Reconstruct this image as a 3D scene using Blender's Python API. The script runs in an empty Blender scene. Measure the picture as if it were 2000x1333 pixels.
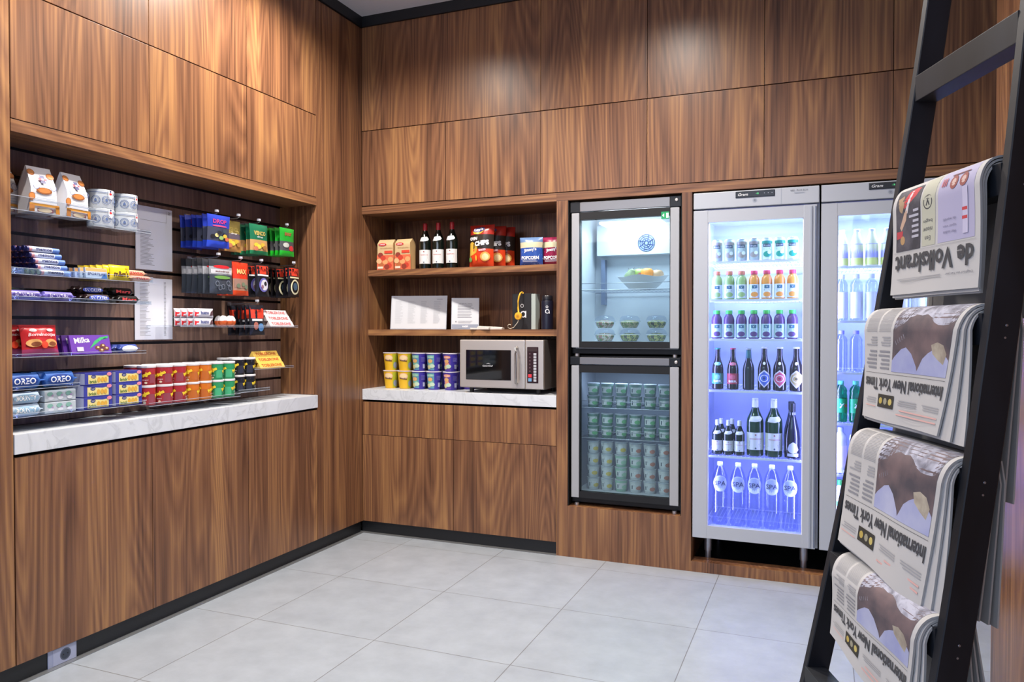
import bpy, bmesh, math, random
from mathutils import Vector, Matrix
random.seed(7)
S = bpy.context.scene
COL = S.collection
R = math.radians

# ---------------------------------------------------------------- camera
cam_d = bpy.data.cameras.new('camera')
cam = bpy.data.objects.new('camera', cam_d)
COL.objects.link(cam)
S.camera = cam
cam_d.sensor_fit = 'HORIZONTAL'
cam_d.sensor_width = 36.0
cam_d.lens = 1481.0 / 2000.0 * 36.0
cam_d.clip_start = 0.05
cam.location = (2.8076, -4.2640, 1.35)
cam.rotation_euler = (R(90 - 0.93), 0, R(22.2))

# ---------------------------------------------------------------- view, world
S.view_settings.view_transform = 'Standard'
S.view_settings.look = 'None'
S.view_settings.gamma = 1
S.view_settings.use_curve_mapping = False
S.view_settings.exposure = 0.15
w = bpy.data.worlds.new('hall')
S.world = w
w.use_nodes = True
bg = w.node_tree.nodes['Background']
bg.inputs[0].default_value = (0.56, 0.68, 1.0, 1)
bg.inputs[1].default_value = 0.90

def lamp(name, kind, loc, energy, color, rot=(0, 0, 0), **kw):
    d = bpy.data.lights.new(name, kind)
    d.energy = energy
    d.color = color
    for k, v in kw.items():
        setattr(d, k, v)
    o = bpy.data.objects.new(name, d)
    o.location = loc
    o.rotation_euler = rot
    COL.objects.link(o)
    return o

# recessed ceiling spotlights over the shop corner
for (x, y, e, sz) in ((0.53, -1.12, 235, 152), (1.93, -1.05, 200, 152), (3.0, -1.9, 50, 140), (0.62, -2.5, 190, 152), (2.0, -2.6, 70, 140)):
    lamp('ceiling_spot', 'SPOT', (x, y, 3.36), e, (1.0, 0.91, 0.82), spot_size=R(sz), spot_blend=1.0, shadow_soft_size=0.035)
# cool light of the larger hall behind the photographer
lamp('hall_ceiling_light', 'AREA', (1.8, -6.2, 3.3), 110, (0.80, 0.87, 1.0), rot=(R(38), 0, 0), shape='RECTANGLE', size=5.0, size_y=2.0)

# ---------------------------------------------------------------- materials
def lin(h):
    h = h.lstrip('#')
    c = [int(h[i:i + 2], 16) / 255 for i in (0, 2, 4)]
    return tuple([(x / 12.92 if x <= 0.04045 else ((x + 0.055) / 1.055) ** 2.4) for x in c] + [1.0])

MC = {}
def M(h, rough=0.5, metal=0.0, emit=0.0, spec=0.5, coat=0.0):
    k = (h, rough, metal, emit, spec, coat)
    if k in MC:
        return MC[k]
    m = bpy.data.materials.new('paint_' + h.lstrip('#'))
    m.use_nodes = True
    b = m.node_tree.nodes['Principled BSDF']
    b.inputs['Base Color'].default_value = lin(h)
    b.inputs['Roughness'].default_value = rough
    b.inputs['Metallic'].default_value = metal
    b.inputs['Specular IOR Level'].default_value = spec
    b.inputs['Coat Weight'].default_value = coat
    if emit:
        b.inputs['Emission Color'].default_value = lin(h)
        b.inputs['Emission Strength'].default_value = emit
    # a little surface variation so that no surface is perfectly even
    nt = m.node_tree
    n = nt.nodes.new('ShaderNodeTexNoise'); n.inputs['Scale'].default_value = 60
    r = nt.nodes.new('ShaderNodeMapRange')
    r.inputs['To Min'].default_value = max(rough - 0.05, 0.02); r.inputs['To Max'].default_value = min(rough + 0.05, 1)
    nt.links.new(n.outputs['Fac'], r.inputs['Value']); nt.links.new(r.outputs['Result'], b.inputs['Roughness'])
    MC[k] = m
    return m

def glass(name, tint, gloss=0.08, dens=1.0):
    m = bpy.data.materials.new(name)
    m.use_nodes = True
    nt = m.node_tree; nt.nodes.clear()
    out = nt.nodes.new('ShaderNodeOutputMaterial')
    tr = nt.nodes.new('ShaderNodeBsdfTransparent'); tr.inputs[0].default_value = lin(tint)
    gl = nt.nodes.new('ShaderNodeBsdfGlossy'); gl.inputs[0].default_value = (1, 1, 1, 1); gl.inputs['Roughness'].default_value = 0.03
    lf_ = nt.nodes.new('ShaderNodeLayerWeight'); lf_.inputs['Blend'].default_value = 0.5
    lw = nt.nodes.new('ShaderNodeMath'); lw.operation = 'POWER'; lw.inputs[1].default_value = 5.0
    nt.links.new(lf_.outputs['Facing'], lw.inputs[0])
    ma = nt.nodes.new('ShaderNodeMath'); ma.operation = 'MULTIPLY_ADD'; ma.inputs[1].default_value = dens * 0.55; ma.use_clamp = True; ma.inputs[2].default_value = gloss
    mx = nt.nodes.new('ShaderNodeMixShader')
    nt.links.new(lw.outputs[0], ma.inputs[0]); nt.links.new(ma.outputs[0], mx.inputs[0])
    nt.links.new(tr.outputs[0], mx.inputs[1]); nt.links.new(gl.outputs[0], mx.inputs[2]); nt.links.new(mx.outputs[0], out.inputs[0])
    return m

def node_mat(name):
    m = bpy.data.materials.new(name); m.use_nodes = True
    nt = m.node_tree
    return m, nt, nt.nodes['Principled BSDF']

def wood(name, axis, dark='#492e21', mid='#7d563c', light='#aa7d50', rough=0.34):
    """walnut veneer; axis is the grain direction; figure from contour lines of stretched noise"""
    m, nt, b = node_mat(name)
    N = nt.nodes.new; L = nt.links.new
    tc = N('ShaderNodeTexCoord'); oi = N('ShaderNodeObjectInfo')
    mul = N('ShaderNodeMath'); mul.operation = 'MULTIPLY'; mul.inputs[1].default_value = 37.0
    L(oi.outputs['Random'], mul.inputs[0])
    cmb = N('ShaderNodeCombineXYZ')
    for i in range(3): L(mul.outputs[0], cmb.inputs[i])
    add = N('ShaderNodeVectorMath'); add.operation = 'ADD'
    L(tc.outputs['Object'], add.inputs[0]); L(cmb.outputs[0], add.inputs[1])
    def mapped(across, along):
        mp = N('ShaderNodeMapping')
        s = [across] * 3
        s['xyz'.index(axis)] = along
        mp.inputs['Scale'].default_value = s
        L(add.outputs[0], mp.inputs[0])
        return mp
    m1 = mapped(3.4, 0.30)
    n1 = N('ShaderNodeTexNoise'); n1.inputs['Scale'].default_value = 1.0; n1.inputs['Detail'].default_value = 1.2; n1.inputs['Distortion'].default_value = 0.25
    L(m1.outputs[0], n1.inputs['Vector'])
    k = N('ShaderNodeMath'); k.operation = 'MULTIPLY'; k.inputs[1].default_value = 26.0
    L(n1.outputs['Fac'], k.inputs[0])
    fr = N('ShaderNodeMath'); fr.operation = 'PINGPONG'; fr.inputs[1].default_value = 0.5
    L(k.outputs[0], fr.inputs[0])
    m2 = mapped(95.0, 1.6)
    n2 = N('ShaderNodeTexNoise'); n2.inputs['Scale'].default_value = 1.0; n2.inputs['Detail'].default_value = 3
    L(m2.outputs[0], n2.inputs['Vector'])
    m3 = mapped(9.0, 0.25)
    n3 = N('ShaderNodeTexNoise'); n3.inputs['Scale'].default_value = 1.0; n3.inputs['Detail'].default_value = 2
    L(m3.outputs[0], n3.inputs['Vector'])
    a = N('ShaderNodeMath'); a.operation = 'MULTIPLY_ADD'; a.inputs[1].default_value = 0.30
    L(fr.outputs[0], a.inputs[0]); 
    b2 = N('ShaderNodeMath'); b2.operation = 'MULTIPLY'; b2.inputs[1].default_value = 0.55
    L(n2.outputs['Fac'], b2.inputs[0]); L(b2.outputs[0], a.inputs[2])
    c = N('ShaderNodeMath'); c.operation = 'MULTIPLY_ADD'; c.inputs[1].default_value = 0.62
    L(n3.outputs['Fac'], c.inputs[0]); L(a.outputs[0], c.inputs[2])
    rp = N('ShaderNodeValToRGB')
    rp.color_ramp.elements[0].position = 0.40; rp.color_ramp.elements[0].color = lin(dark)
    rp.color_ramp.elements[1].position = 0.92; rp.color_ramp.elements[1].color = lin(light)
    e = rp.color_ramp.elements.new(0.66); e.color = lin(mid)
    L(c.outputs[0], rp.inputs[0]); L(rp.outputs[0], b.inputs['Base Color'])
    b.inputs['Roughness'].default_value = rough
    b.inputs['Specular IOR Level'].default_value = 0.45
    bp = N('ShaderNodeBump'); bp.inputs['Strength'].default_value = 0.03; bp.inputs['Distance'].default_value = 0.002
    L(n2.outputs['Fac'], bp.inputs['Height']); L(bp.outputs[0], b.inputs['Normal'])
    return m

WOOD = wood('walnut_vertical', 'z')
WOODX = wood('walnut_along_x', 'x')
WOODY = wood('walnut_along_y', 'y')
WOODD = wood('walnut_slat_boards', 'z', dark='#54413a', mid='#785f53', light='#8f7362')

def marble():
    m, nt, b = node_mat('white_marble')
    N = nt.nodes.new; L = nt.links.new
    tc = N('ShaderNodeTexCoord')
    n = N('ShaderNodeTexNoise'); n.inputs['Scale'].default_value = 5; n.inputs['Detail'].default_value = 8; n.inputs['Distortion'].default_value = 1.6
    L(tc.outputs['Object'], n.inputs['Vector'])
    rp = N('ShaderNodeValToRGB')
    els = rp.color_ramp.elements
    els[0].position = 0.36; els[0].color = lin('#cdd2d8'); els[1].position = 0.66; els[1].color = lin('#d9dee4')
    e = els.new(0.5); e.color = lin('#d3d8de'); e = els.new(0.47); e.color = lin('#c4c9cf'); e = els.new(0.44); e.color = lin('#d2d7dd')
    L(n.outputs['Fac'], rp.inputs[0]); L(rp.outputs[0], b.inputs['Base Color'])
    b.inputs['Roughness'].default_value = 0.3
    return m
MARBLE = marble()

def floor_mat():
    m, nt, b = node_mat('porcelain_floor_tiles')
    N = nt.nodes.new; L = nt.links.new
    tc = N('ShaderNodeTexCoord')
    mp = N('ShaderNodeMapping'); mp.inputs['Location'].default_value = (-0.385, 0.16, 0); 
    L(tc.outputs['Object'], mp.inputs[0])
    br = N('ShaderNodeTexBrick')
    br.offset = 0.0; br.squash = 1.0
    br.inputs['Scale'].default_value = 1.0
    br.inputs['Brick Width'].default_value = 0.637; br.inputs['Row Height'].default_value = 0.655
    br.inputs['Mortar Size'].default_value = 0.0022; br.inputs['Mortar Smooth'].default_value = 0.3; br.inputs['Bias'].default_value = 0
    br.inputs['Color1'].default_value = lin('#a3abb4'); br.inputs['Color2'].default_value = lin('#9fa7b0'); br.inputs['Mortar'].default_value = lin('#77797b')
    L(mp.outputs[0], br.inputs['Vector'])
    n = N('ShaderNodeTexNoise'); n.inputs['Scale'].default_value = 7; n.inputs['Detail'].default_value = 9; n.inputs['Roughness'].default_value = 0.65
    L(tc.outputs['Object'], n.inputs['Vector'])
    rp = N('ShaderNodeValToRGB'); rp.color_ramp.elements[0].position = 0.3; rp.color_ramp.elements[0].color = (0.84, 0.84, 0.84, 1)
    rp.color_ramp.elements[1].position = 0.7; rp.color_ramp.elements[1].color = (1.04, 1.04, 1.03, 1)
    L(n.outputs['Fac'], rp.inputs[0])
    mx = N('ShaderNodeMix'); mx.data_type = 'RGBA'; mx.blend_type = 'MULTIPLY'; mx.inputs[0].default_value = 1
    L(br.outputs['Color'], mx.inputs[6]); L(rp.outputs[0], mx.inputs[7]); L(mx.outputs[2], b.inputs['Base Color'])
    b.inputs['Roughness'].default_value = 0.34
    bp = N('ShaderNodeBump'); bp.inputs['Strength'].default_value = 0.25; bp.inputs['Distance'].default_value = 0.002; bp.invert = True
    L(br.outputs['Fac'], bp.inputs['Height']); L(bp.outputs[0], b.inputs['Normal'])
    return m

def brushed(name, col, rough, axis='x'):
    m, nt, b = node_mat(name)
    N = nt.nodes.new; L = nt.links.new
    tc = N('ShaderNodeTexCoord'); mp = N('ShaderNodeMapping')
    s = [220] * 3; s['xyz'.index(axis)] = 3; mp.inputs['Scale'].default_value = s
    n = N('ShaderNodeTexNoise'); n.inputs['Scale'].default_value = 1
    L(tc.outputs['Object'], mp.inputs[0]); L(mp.outputs[0], n.inputs['Vector'])
    r = N('ShaderNodeMapRange'); r.inputs['To Min'].default_value = rough - 0.07; r.inputs['To Max'].default_value = rough + 0.1
    L(n.outputs['Fac'], r.inputs['Value']); L(r.outputs['Result'], b.inputs['Roughness'])
    b.inputs['Base Color'].default_value = lin(col); b.inputs['Metallic'].default_value = 1
    return m
STEEL = brushed('brushed_steel', '#d2ccc6', 0.40); STEEL.node_tree.nodes['Principled BSDF'].inputs['Metallic'].default_value = 0.75
ALU = brushed('satin_aluminium', '#cfd0d2', 0.4, 'z')

def speckle(name, cols, scale=40, rough=0.4, detail=2):
    """patterned print or mixed food: noise cut into flat colour areas"""
    m, nt, b = node_mat(name)
    N = nt.nodes.new; L = nt.links.new
    tc = N('ShaderNodeTexCoord')
    n = N('ShaderNodeTexNoise'); n.inputs['Scale'].default_value = scale; n.inputs['Detail'].default_value = detail
    L(tc.outputs['Object'], n.inputs['Vector'])
    rp = N('ShaderNodeValToRGB'); rp.color_ramp.interpolation = 'CONSTANT'
    els = rp.color_ramp.elements
    els[0].position = 0; els[0].color = lin(cols[0]); els[1].position = 0.36 + 0.28 / max(len(cols) - 1, 1); els[1].color = lin(cols[1])
    for i, c in enumerate(cols[2:]):
        e = els.new(0.36 + 0.30 * (i + 2) / (len(cols) - 1) * 0.9); e.color = lin(c)
    L(n.outputs['Fac'], rp.inputs[0]); L(rp.outputs[0], b.inputs['Base Color'])
    b.inputs['Roughness'].default_value = rough
    return m

def stained(name, c1, c2, scale, rough):
    m, nt, b = node_mat(name)
    N = nt.nodes.new; L = nt.links.new
    tc = N('ShaderNodeTexCoord'); n = N('ShaderNodeTexNoise'); n.inputs['Scale'].default_value = scale; n.inputs['Detail'].default_value = 5
    mp = N('ShaderNodeMapping'); mp.inputs['Scale'].default_value = (1, 1, 0.25)
    L(tc.outputs['Object'], mp.inputs[0]); L(mp.outputs[0], n.inputs['Vector'])
    rp = N('ShaderNodeValToRGB'); rp.color_ramp.elements[0].position = 0.35; rp.color_ramp.elements[1].position = 0.7
    rp.color_ramp.elements[0].color = lin(c1); rp.color_ramp.elements[1].color = lin(c2)
    L(n.outputs['Fac'], rp.inputs[0]); L(rp.outputs[0], b.inputs['Base Color'])
    b.inputs['Roughness'].default_value = rough
    return m
LADDER = stained('black_stained_wood', '#0f1218', '#20252e', 9, 0.5); LADDER.node_tree.nodes['Principled BSDF'].inputs['Specular IOR Level'].default_value = 0.35
PAINTED = M('#16181c', 0.45)
WALLWHITE = M('#d0d2da', 0.9)
GLASS = glass('door_glass', '#e8f2f4', 0.035, 1.0)
ACRYL = glass('clear_acrylic', '#f4f7fa', 0.035, 1.0)
PET = glass('clear_plastic', '#f0f4fb', 0.06, 1.0)
WATER = glass('water_in_bottle', '#e2e6fc', 0.09, 1.4)
GREENPET = glass('green_plastic', '#4fd0a0', 0.06, 1.0)
WHITEPL = M('#e8e9ec', 0.35)
BLACKPL = M('#0d0e10', 0.35)

# ---------------------------------------------------------------- mesh builder
class MB:
    def __init__(s):
        s.v = []; s.f = []; s.mi = []; s.sm = []; s.mats = []
    def mat(s, m):
        if m not in s.mats: s.mats.append(m)
        return s.mats.index(m)
    def face(s, idx, m, smooth=False):
        s.f.append(tuple(idx)); s.mi.append(s.mat(m)); s.sm.append(smooth)
    def add(s, vs, fs, m, smooth=False):
        o = len(s.v); s.v.extend([tuple(p) for p in vs])
        for f in fs: s.face([o + i for i in f], m, smooth)
    def box(s, x0, x1, y0, y1, z0, z1, m, c=0.0):
        if x0 > x1: x0, x1 = x1, x0
        if y0 > y1: y0, y1 = y1, y0
        if z0 > z1: z0, z1 = z1, z0
        if c <= 0:
            vs = [(x, y, z) for z in (z0, z1) for y in (y0, y1) for x in (x0, x1)]
            fs = [(0, 2, 3, 1), (4, 5, 7, 6), (0, 1, 5, 4), (2, 6, 7, 3), (0, 4, 6, 2), (1, 3, 7, 5)]
            s.add(vs, fs, m); return
        bm = bmesh.new(); bmesh.ops.create_cube(bm, size=1)
        for v in bm.verts:
            v.co = Vector(((x0 + x1) / 2 + v.co.x * (x1 - x0), (y0 + y1) / 2 + v.co.y * (y1 - y0), (z0 + z1) / 2 + v.co.z * (z1 - z0)))
        bmesh.ops.bevel(bm, geom=bm.edges[:], offset=c, segments=2, affect='EDGES', profile=0.7)
        s.frombm(bm, m)
    def frombm(s, bm, m, smooth=False, mtx=None):
        bm.verts.ensure_lookup_table()
        o = len(s.v)
        for v in bm.verts:
            s.v.append(tuple(mtx @ v.co if mtx else v.co))
        for f in bm.faces: s.face([o + v.index for v in f.verts], m, smooth)
        bm.free()
    def lathe(s, prof, m, seg=20, cx=0, cy=0, mats=None, caps=True):
        """prof: list of (r,z) bottom to top; strips split at sharp corners"""
        n = len(prof)
        start = 0
        for i in range(n - 1):
            mm = mats[i] if mats else m
            a, b = prof[i], prof[i + 1]
            vs = []
            for (r, z) in (a, b):
                for k in range(seg):
                    t = 2 * math.pi * k / seg
                    vs.append((cx + r * math.cos(t), cy + r * math.sin(t), z))
            fs = [(k, (k + 1) % seg, seg + (k + 1) % seg, seg + k) for k in range(seg)]
            # weld with the previous ring when the turn is soft
            soft = False
            if i > 0 and (not mats or mats[i - 1] is mm):
                p = prof[i - 1]
                d1 = Vector((a[0] - p[0], a[1] - p[1])); d2 = Vector((b[0] - a[0], b[1] - a[1]))
                if d1.length > 0 and d2.length > 0 and d1.angle(d2) < R(38): soft = True
            if soft:
                o = len(s.v) - seg
                s.v.extend(vs[seg:])
                for f in fs: s.face([o + j for j in f], mm, True)
            else:
                s.add(vs, fs, mm, True)
        if caps:
            for (r, z), flip, mm in ((prof[0], True, mats[0] if mats else m), (prof[-1], False, mats[-1] if mats else m)):
                if r > 1e-4:
                    vs = [(cx + r * math.cos(2 * math.pi * k / seg), cy + r * math.sin(2 * math.pi * k / seg), z) for k in range(seg)]
                    idx = list(range(seg))
                    s.add(vs, [idx[::-1] if flip else idx], mm)
    def tube(s, pts, r, m, seg=8, closed=False):
        pts = [Vector(p) for p in pts]
        rings = []
        up = Vector((0, 0, 1))
        n = len(pts)
        for i, p in enumerate(pts):
            a = pts[(i - 1) % n] if (i > 0 or closed) else p
            b = pts[(i + 1) % n] if (i < n - 1 or closed) else p
            t = (b - a).normalized()
            u = t.cross(up)
            if u.length < 0.05: u = t.cross(Vector((0, 1, 0)))
            u.normalize(); w_ = t.cross(u)
            rings.append([p + u * (r * math.cos(2 * math.pi * k / seg)) + w_ * (r * math.sin(2 * math.pi * k / seg)) for k in range(seg)])
        o = len(s.v)
        for g in rings: s.v.extend([tuple(q) for q in g])
        cnt = n if closed else n - 1
        for i in range(cnt):
            j = (i + 1) % n
            for k in range(seg):
                s.face([o + i * seg + k, o + i * seg + (k + 1) % seg, o + j * seg + (k + 1) % seg, o + j * seg + k], m, True)
        if not closed:
            s.face([o + k for k in range(seg)], m); s.face([o + (n - 1) * seg + k for k in range(seg)][::-1], m)
    def grid(s, fn, nu, nv, m, smooth=True, u0=0, u1=1, v0=0, v1=1, flip=False):
        vs = [fn(u0 + (u1 - u0) * i / nu, v0 + (v1 - v0) * j / nv) for j in range(nv + 1) for i in range(nu + 1)]
        fs = []
        for j in range(nv):
            for i in range(nu):
                a = j * (nu + 1) + i
                q = (a, a + 1, a + nu + 2, a + nu + 1)
                fs.append(q[::-1] if flip else q)
        s.add(vs, fs, m, smooth)
    def prism(s, pts, y0, y1, m):
        """pts: outline in x,z; extruded along y"""
        n = len(pts)
        vs = [(x, y0, z) for x, z in pts] + [(x, y1, z) for x, z in pts]
        fs = [tuple(range(n)), tuple(range(2 * n - 1, n - 1, -1))]
        fs += [(i, i + n, (i + 1) % n + n, (i + 1) % n) for i in range(n)]
        s.add(vs, fs, m)
    def mesh(s, name):
        me = bpy.data.meshes.new(name)
        me.from_pydata(s.v, [], s.f)
        for m in s.mats: me.materials.append(m)
        me.polygons.foreach_set('material_index', s.mi)
        me.polygons.foreach_set('use_smooth', s.sm)
        me.update()
        return me
    def build(s, name, parent=None):
        o = bpy.data.objects.new(name, s.mesh(name))
        COL.objects.link(o)
        if parent is not None: o.parent = parent
        return o

# lettering: glyph outlines turned into flat triangles, then laid on a surface
TC = {}
def glyphs(txt, bold=0.0):
    k = (txt, bold)
    if k in TC: return TC[k]
    c = bpy.data.curves.new('t', 'FONT'); c.body = txt; c.resolution_u = 2; c.offset = bold
    c.fill_mode = 'FRONT'
    o = bpy.data.objects.new('t', c); COL.objects.link(o)
    dg = bpy.context.evaluated_depsgraph_get()
    me = o.evaluated_get(dg).to_mesh()
    vs = [(v.co.x, v.co.y) for v in me.vertices]; fs = [tuple(p.vertices) for p in me.polygons]
    o.evaluated_get(dg).to_mesh_clear()
    bpy.data.objects.remove(o); bpy.data.curves.remove(c)
    xs = [v[0] for v in vs]; ys = [v[1] for v in vs]
    TC[k] = (vs, fs, min(xs), max(xs), min(ys), max(ys))
    return TC[k]

class Decal:
    """prints shapes on a surface given by fn(x, z, lift)"""
    def __init__(s, mb, fn, step=0.00025):
        s.mb = mb; s.fn = fn; s.e = step; s.step = step; s.lift = 0.0004
    def up(s): s.e += s.step
    def rect(s, x0, x1, z0, z1, m, nx=1, nz=1):
        e = s.e
        s.mb.grid(lambda u, v: s.fn(x0 + (x1 - x0) * u, z0 + (z1 - z0) * v, e), nx, nz, m, True); s.up()
    def poly(s, pts, m):
        e = s.e
        s.mb.add([s.fn(x, z, e) for x, z in pts], [tuple(range(len(pts)))], m); s.up()
    def fan(s, pts, m, c=None):
        e = s.e
        if c is None: c = (sum(p[0] for p in pts) / len(pts), sum(p[1] for p in pts) / len(pts))
        Q = []
        for i in range(len(pts)):           # keep the outline and the fan close to a curved surface
            a, b = pts[i], pts[(i + 1) % len(pts)]
            k = max(1, math.ceil(math.hypot(b[0] - a[0], b[1] - a[1]) / 0.012))
            Q += [(a[0] + (b[0] - a[0]) * j / k, a[1] + (b[1] - a[1]) * j / k) for j in range(k)]
        n = len(Q)
        rmax = max(math.hypot(q[0] - c[0], q[1] - c[1]) for q in Q)
        nr = 1 if rmax < 0.009 else (2 if rmax < 0.02 else 4)
        vs = [s.fn(c[0], c[1], e)]
        for r in range(1, nr + 1):
            vs += [s.fn(c[0] + (q[0] - c[0]) * r / nr, c[1] + (q[1] - c[1]) * r / nr, e) for q in Q]
        fs = [(0, i + 1, (i + 1) % n + 1) for i in range(n)]
        for r in range(1, nr):
            o = 1 + (r - 1) * n
            fs += [(o + i, o + n + i, o + n + (i + 1) % n, o + (i + 1) % n) for i in range(n)]
        s.mb.add(vs, fs, m, True); s.up()
    def ell(s, cx, cz, rx, rz, m, n=14, rot=0):
        c_, s_ = math.cos(rot), math.sin(rot)
        P = []
        for k in range(n):
            t = 2 * math.pi * k / n
            a, b = rx * math.cos(t), rz * math.sin(t)
            P.append((cx + a * c_ - b * s_, cz + a * s_ + b * c_))
        s.fan(P, m, (cx, cz))
    def ring(s, cx, cz, r, t, m, n=20):
        e = s.e; vs = []
        for k in range(n):
            a = 2 * math.pi * k / n
            for q in (r - t, r): vs.append(s.fn(cx + q * math.cos(a), cz + q * math.sin(a), e))
        s.mb.add(vs, [(2 * k, 2 * k + 1, (2 * k + 3) % (2 * n), (2 * k + 2) % (2 * n)) for k in range(n)], m); s.up()
    def text(s, txt, cx, cz, h, m, wd=None, rot=0.0, bold=0.0, shear=0.0):
        vs, fs, x0, x1, y0, y1 = glyphs(txt, bold)
        k = h / (y1 - y0); kx = k if wd is None else wd / (x1 - x0)
        c_, s_ = math.cos(rot), math.sin(rot); e = s.e + s.lift
        P = []
        for x, y in vs:
            a = (x - (x0 + x1) / 2) * kx; b = (y - (y0 + y1) / 2) * k
            a += shear * b
            P.append(s.fn(cx + a * c_ - b * s_, cz + a * s_ + b * c_, e))
        s.mb.add(P, fs, m); s.up()
    def lines(s, x0, x1, z0, z1, n, m, frac=0.45, jag=0.25):
        rr = random.Random(n * 31 + int(abs(x0 + z0) * 1000))
        e = s.e
        for i in range(n):
            zt = z1 - (z1 - z0) * i / n; zb = zt - (z1 - z0) / n * frac
            xe = x1 - (x1 - x0) * jag * rr.random()
            s.mb.grid(lambda u, v: s.fn(x0 + (xe - x0) * u, zb + (zt - zb) * v, e), 1, 1, m)
        s.up()

def flat(y):
    return lambda x, z, e: (x, y - e, z)
def cyl(r):
    if not callable(r):
        r0 = r; r = lambda z: r0
    def fn(x, z, e):
        q = r(z)
        return ((q + e) * math.sin(x / q), -(q + e) * math.cos(x / q), z)
    return fn
def prof_r(prof):
    def f(z):
        for (ra, za), (rb, zb) in zip(prof, prof[1:]):
            if za <= z <= zb and zb > za: return ra + (rb - ra) * (z - za) / (zb - za)
        return prof[-1][0]
    return f

def pillow(mb, w_, h, d, m, bands=None, crimp=0.012, seed=0, lean=0.0, side=None):
    """soft bag standing on z=0, front to -y; bands: list of (z fraction top, material)"""
    rr = random.Random(seed)
    ph = [rr.uniform(0, 6.28) for _ in range(4)]
    def th(u, v):
        a = max(0.0, 1 - abs(2 * u - 1) ** 2.6); b = max(0.0, 1 - abs(2 * v - 1) ** 4.0)
        c = crimp / h
        if v < c or v > 1 - c: return 0.0012
        wr = 1 + 0.10 * math.sin(9 * u + ph[0]) * math.sin(7 * v + ph[1]) + 0.07 * math.sin(19 * u + ph[2] + 5 * v)
        return max(0.0012, d / 2 * (a ** 0.55) * (b ** 0.6) * wr)
    def ux(u, v):
        return (u - 0.5) * w_ * (1 - 0.05 * math.sin(math.pi * v))
    def fr(x, z, e):
        u = x / w_ + 0.5; v = z / h
        return (ux(u, v), -th(min(max(u, 0), 1), min(max(v, 0), 1)) - e * 3 + lean * z, z)
    nu, nv = 10, 14
    edges = [0.0] + [b[0] for b in bands] if bands else [0.0, 1.0]
    ml = [b[1] for b in bands] if bands else [m]
    for k in range(len(ml)):
        v0, v1 = edges[k], edges[k + 1]
        n = max(1, round(nv * (v1 - v0)))
        mb.grid(lambda u, v: fr((u - 0.5) * w_, v * h, 0), nu, n, ml[k], True, v0=v0, v1=v1)
        def bk(u, v):
            return (ux(u, v), th(u, v) + lean * v * h, v * h)
        mb.grid(bk, nu, n, side or ml[k], True, v0=v0, v1=v1, flip=True)
    return fr

# ---------------------------------------------------------------- scene objects
def thing(name, label, cat, loc=(0, 0, 0), rotz=0.0, group=None):
    o = bpy.data.objects.new(name, None); COL.objects.link(o)
    o.empty_display_size = 0.05
    o.location = loc; o.rotation_euler = (0, 0, rotz)
    return tag(o, label, cat, group)
def tag(o, label, cat, group=None):
    o['label'] = label; o['category'] = cat
    if group: o['group'] = group
    return o
def struct(name, mb):
    o = mb.build(name); o['kind'] = 'structure'; return o

def dup(src, loc, rotz, label, group):
    r = src.copy(); COL.objects.link(r)
    r.location = loc; r.rotation_euler = (0, 0, rotz)
    r['label'] = label
    if group: r['group'] = group
    for ch in list(src.children):
        c = ch.copy(); COL.objects.link(c); c.parent = r
        for g in ch.children:
            d = g.copy(); COL.objects.link(d); d.parent = c
    return r

class Kind:
    """one of a kind is built with its parts, the others are copies of it"""
    def __init__(s, name, cat, maker):
        s.name = name; s.cat = cat; s.maker = maker; s.first = None
    def __call__(s, loc, rotz, label, group=None, tilt=None, scale=None):
        if s.first is None:
            o = s.maker()
            if isinstance(o, MB):
                o = o.build(s.name)
            else:
                parts = o
                o = bpy.data.objects.new(s.name, None); COL.objects.link(o); o.empty_display_size = 0.05
                for pn, mb in parts:
                    sub = None
                    if isinstance(mb, tuple): mb, sub = mb
                    c = mb.build(pn, o)
                    if sub: sub[1].build(sub[0], c)
            o.location = loc; o.rotation_euler = (0, 0, rotz)
            tag(o, label, s.cat, group)
            s.first = o
        else:
            o = dup(s.first, loc, rotz, label, group)
        if tilt is not None: o.rotation_euler = (tilt[0], tilt[1], rotz)
        elif o is not s.first: o.rotation_euler = (0, 0, rotz)
        if scale is not None: o.scale = scale
        elif o is not s.first: o.scale = (1, 1, 1)
        return o
NTH = ['leftmost', 'second from left', 'third from left', 'fourth from left', 'fifth from left', 'sixth from left', 'seventh from left', 'eighth from left', 'ninth from left']
ORD = ['first', 'second', 'third', 'fourth', 'fifth', 'sixth', 'seventh', 'eighth', 'ninth']
def nth(i, n): return 'rightmost' if (i == n - 1 and n > 1) else NTH[i]
# ================================================================ ROOM
H_CEIL = 3.392
mb = MB(); mb.box(-1.2, 7.0, -9.0, 1.0, -0.05, 0.0, floor_mat()); struct('floor', mb)
mb = MB(); mb.box(-1.2, 7.0, -9.0, 1.0, H_CEIL, H_CEIL + 0.05, WALLWHITE); struct('ceiling', mb)
DK = M('#0c0908', 0.9)
mb = MB()
mb.box(-0.40, -0.30, -3.4, 0.80, 0, H_CEIL, DK)
mb.box(-0.30, -0.024, -3.4, -2.36, 0, H_CEIL, DK)
mb.box(-0.30, -0.024, -0.47, 0.0, 0.078, H_CEIL, DK)
mb.box(-0.30, -0.024, -2.36, -0.47, 2.14, H_CEIL, DK)
struct('wall_left', mb)
mb = MB()
mb.box(-0.30, 5.2, 0.74, 0.80, 0, H_CEIL, DK)
mb.box(-0.024, 5.2, 0.024, 0.74, 2.155, H_CEIL, DK)
mb.box(3.545, 5.2, 0.024, 0.74, 0, 2.155, DK)
struct('wall_back', mb)
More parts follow.
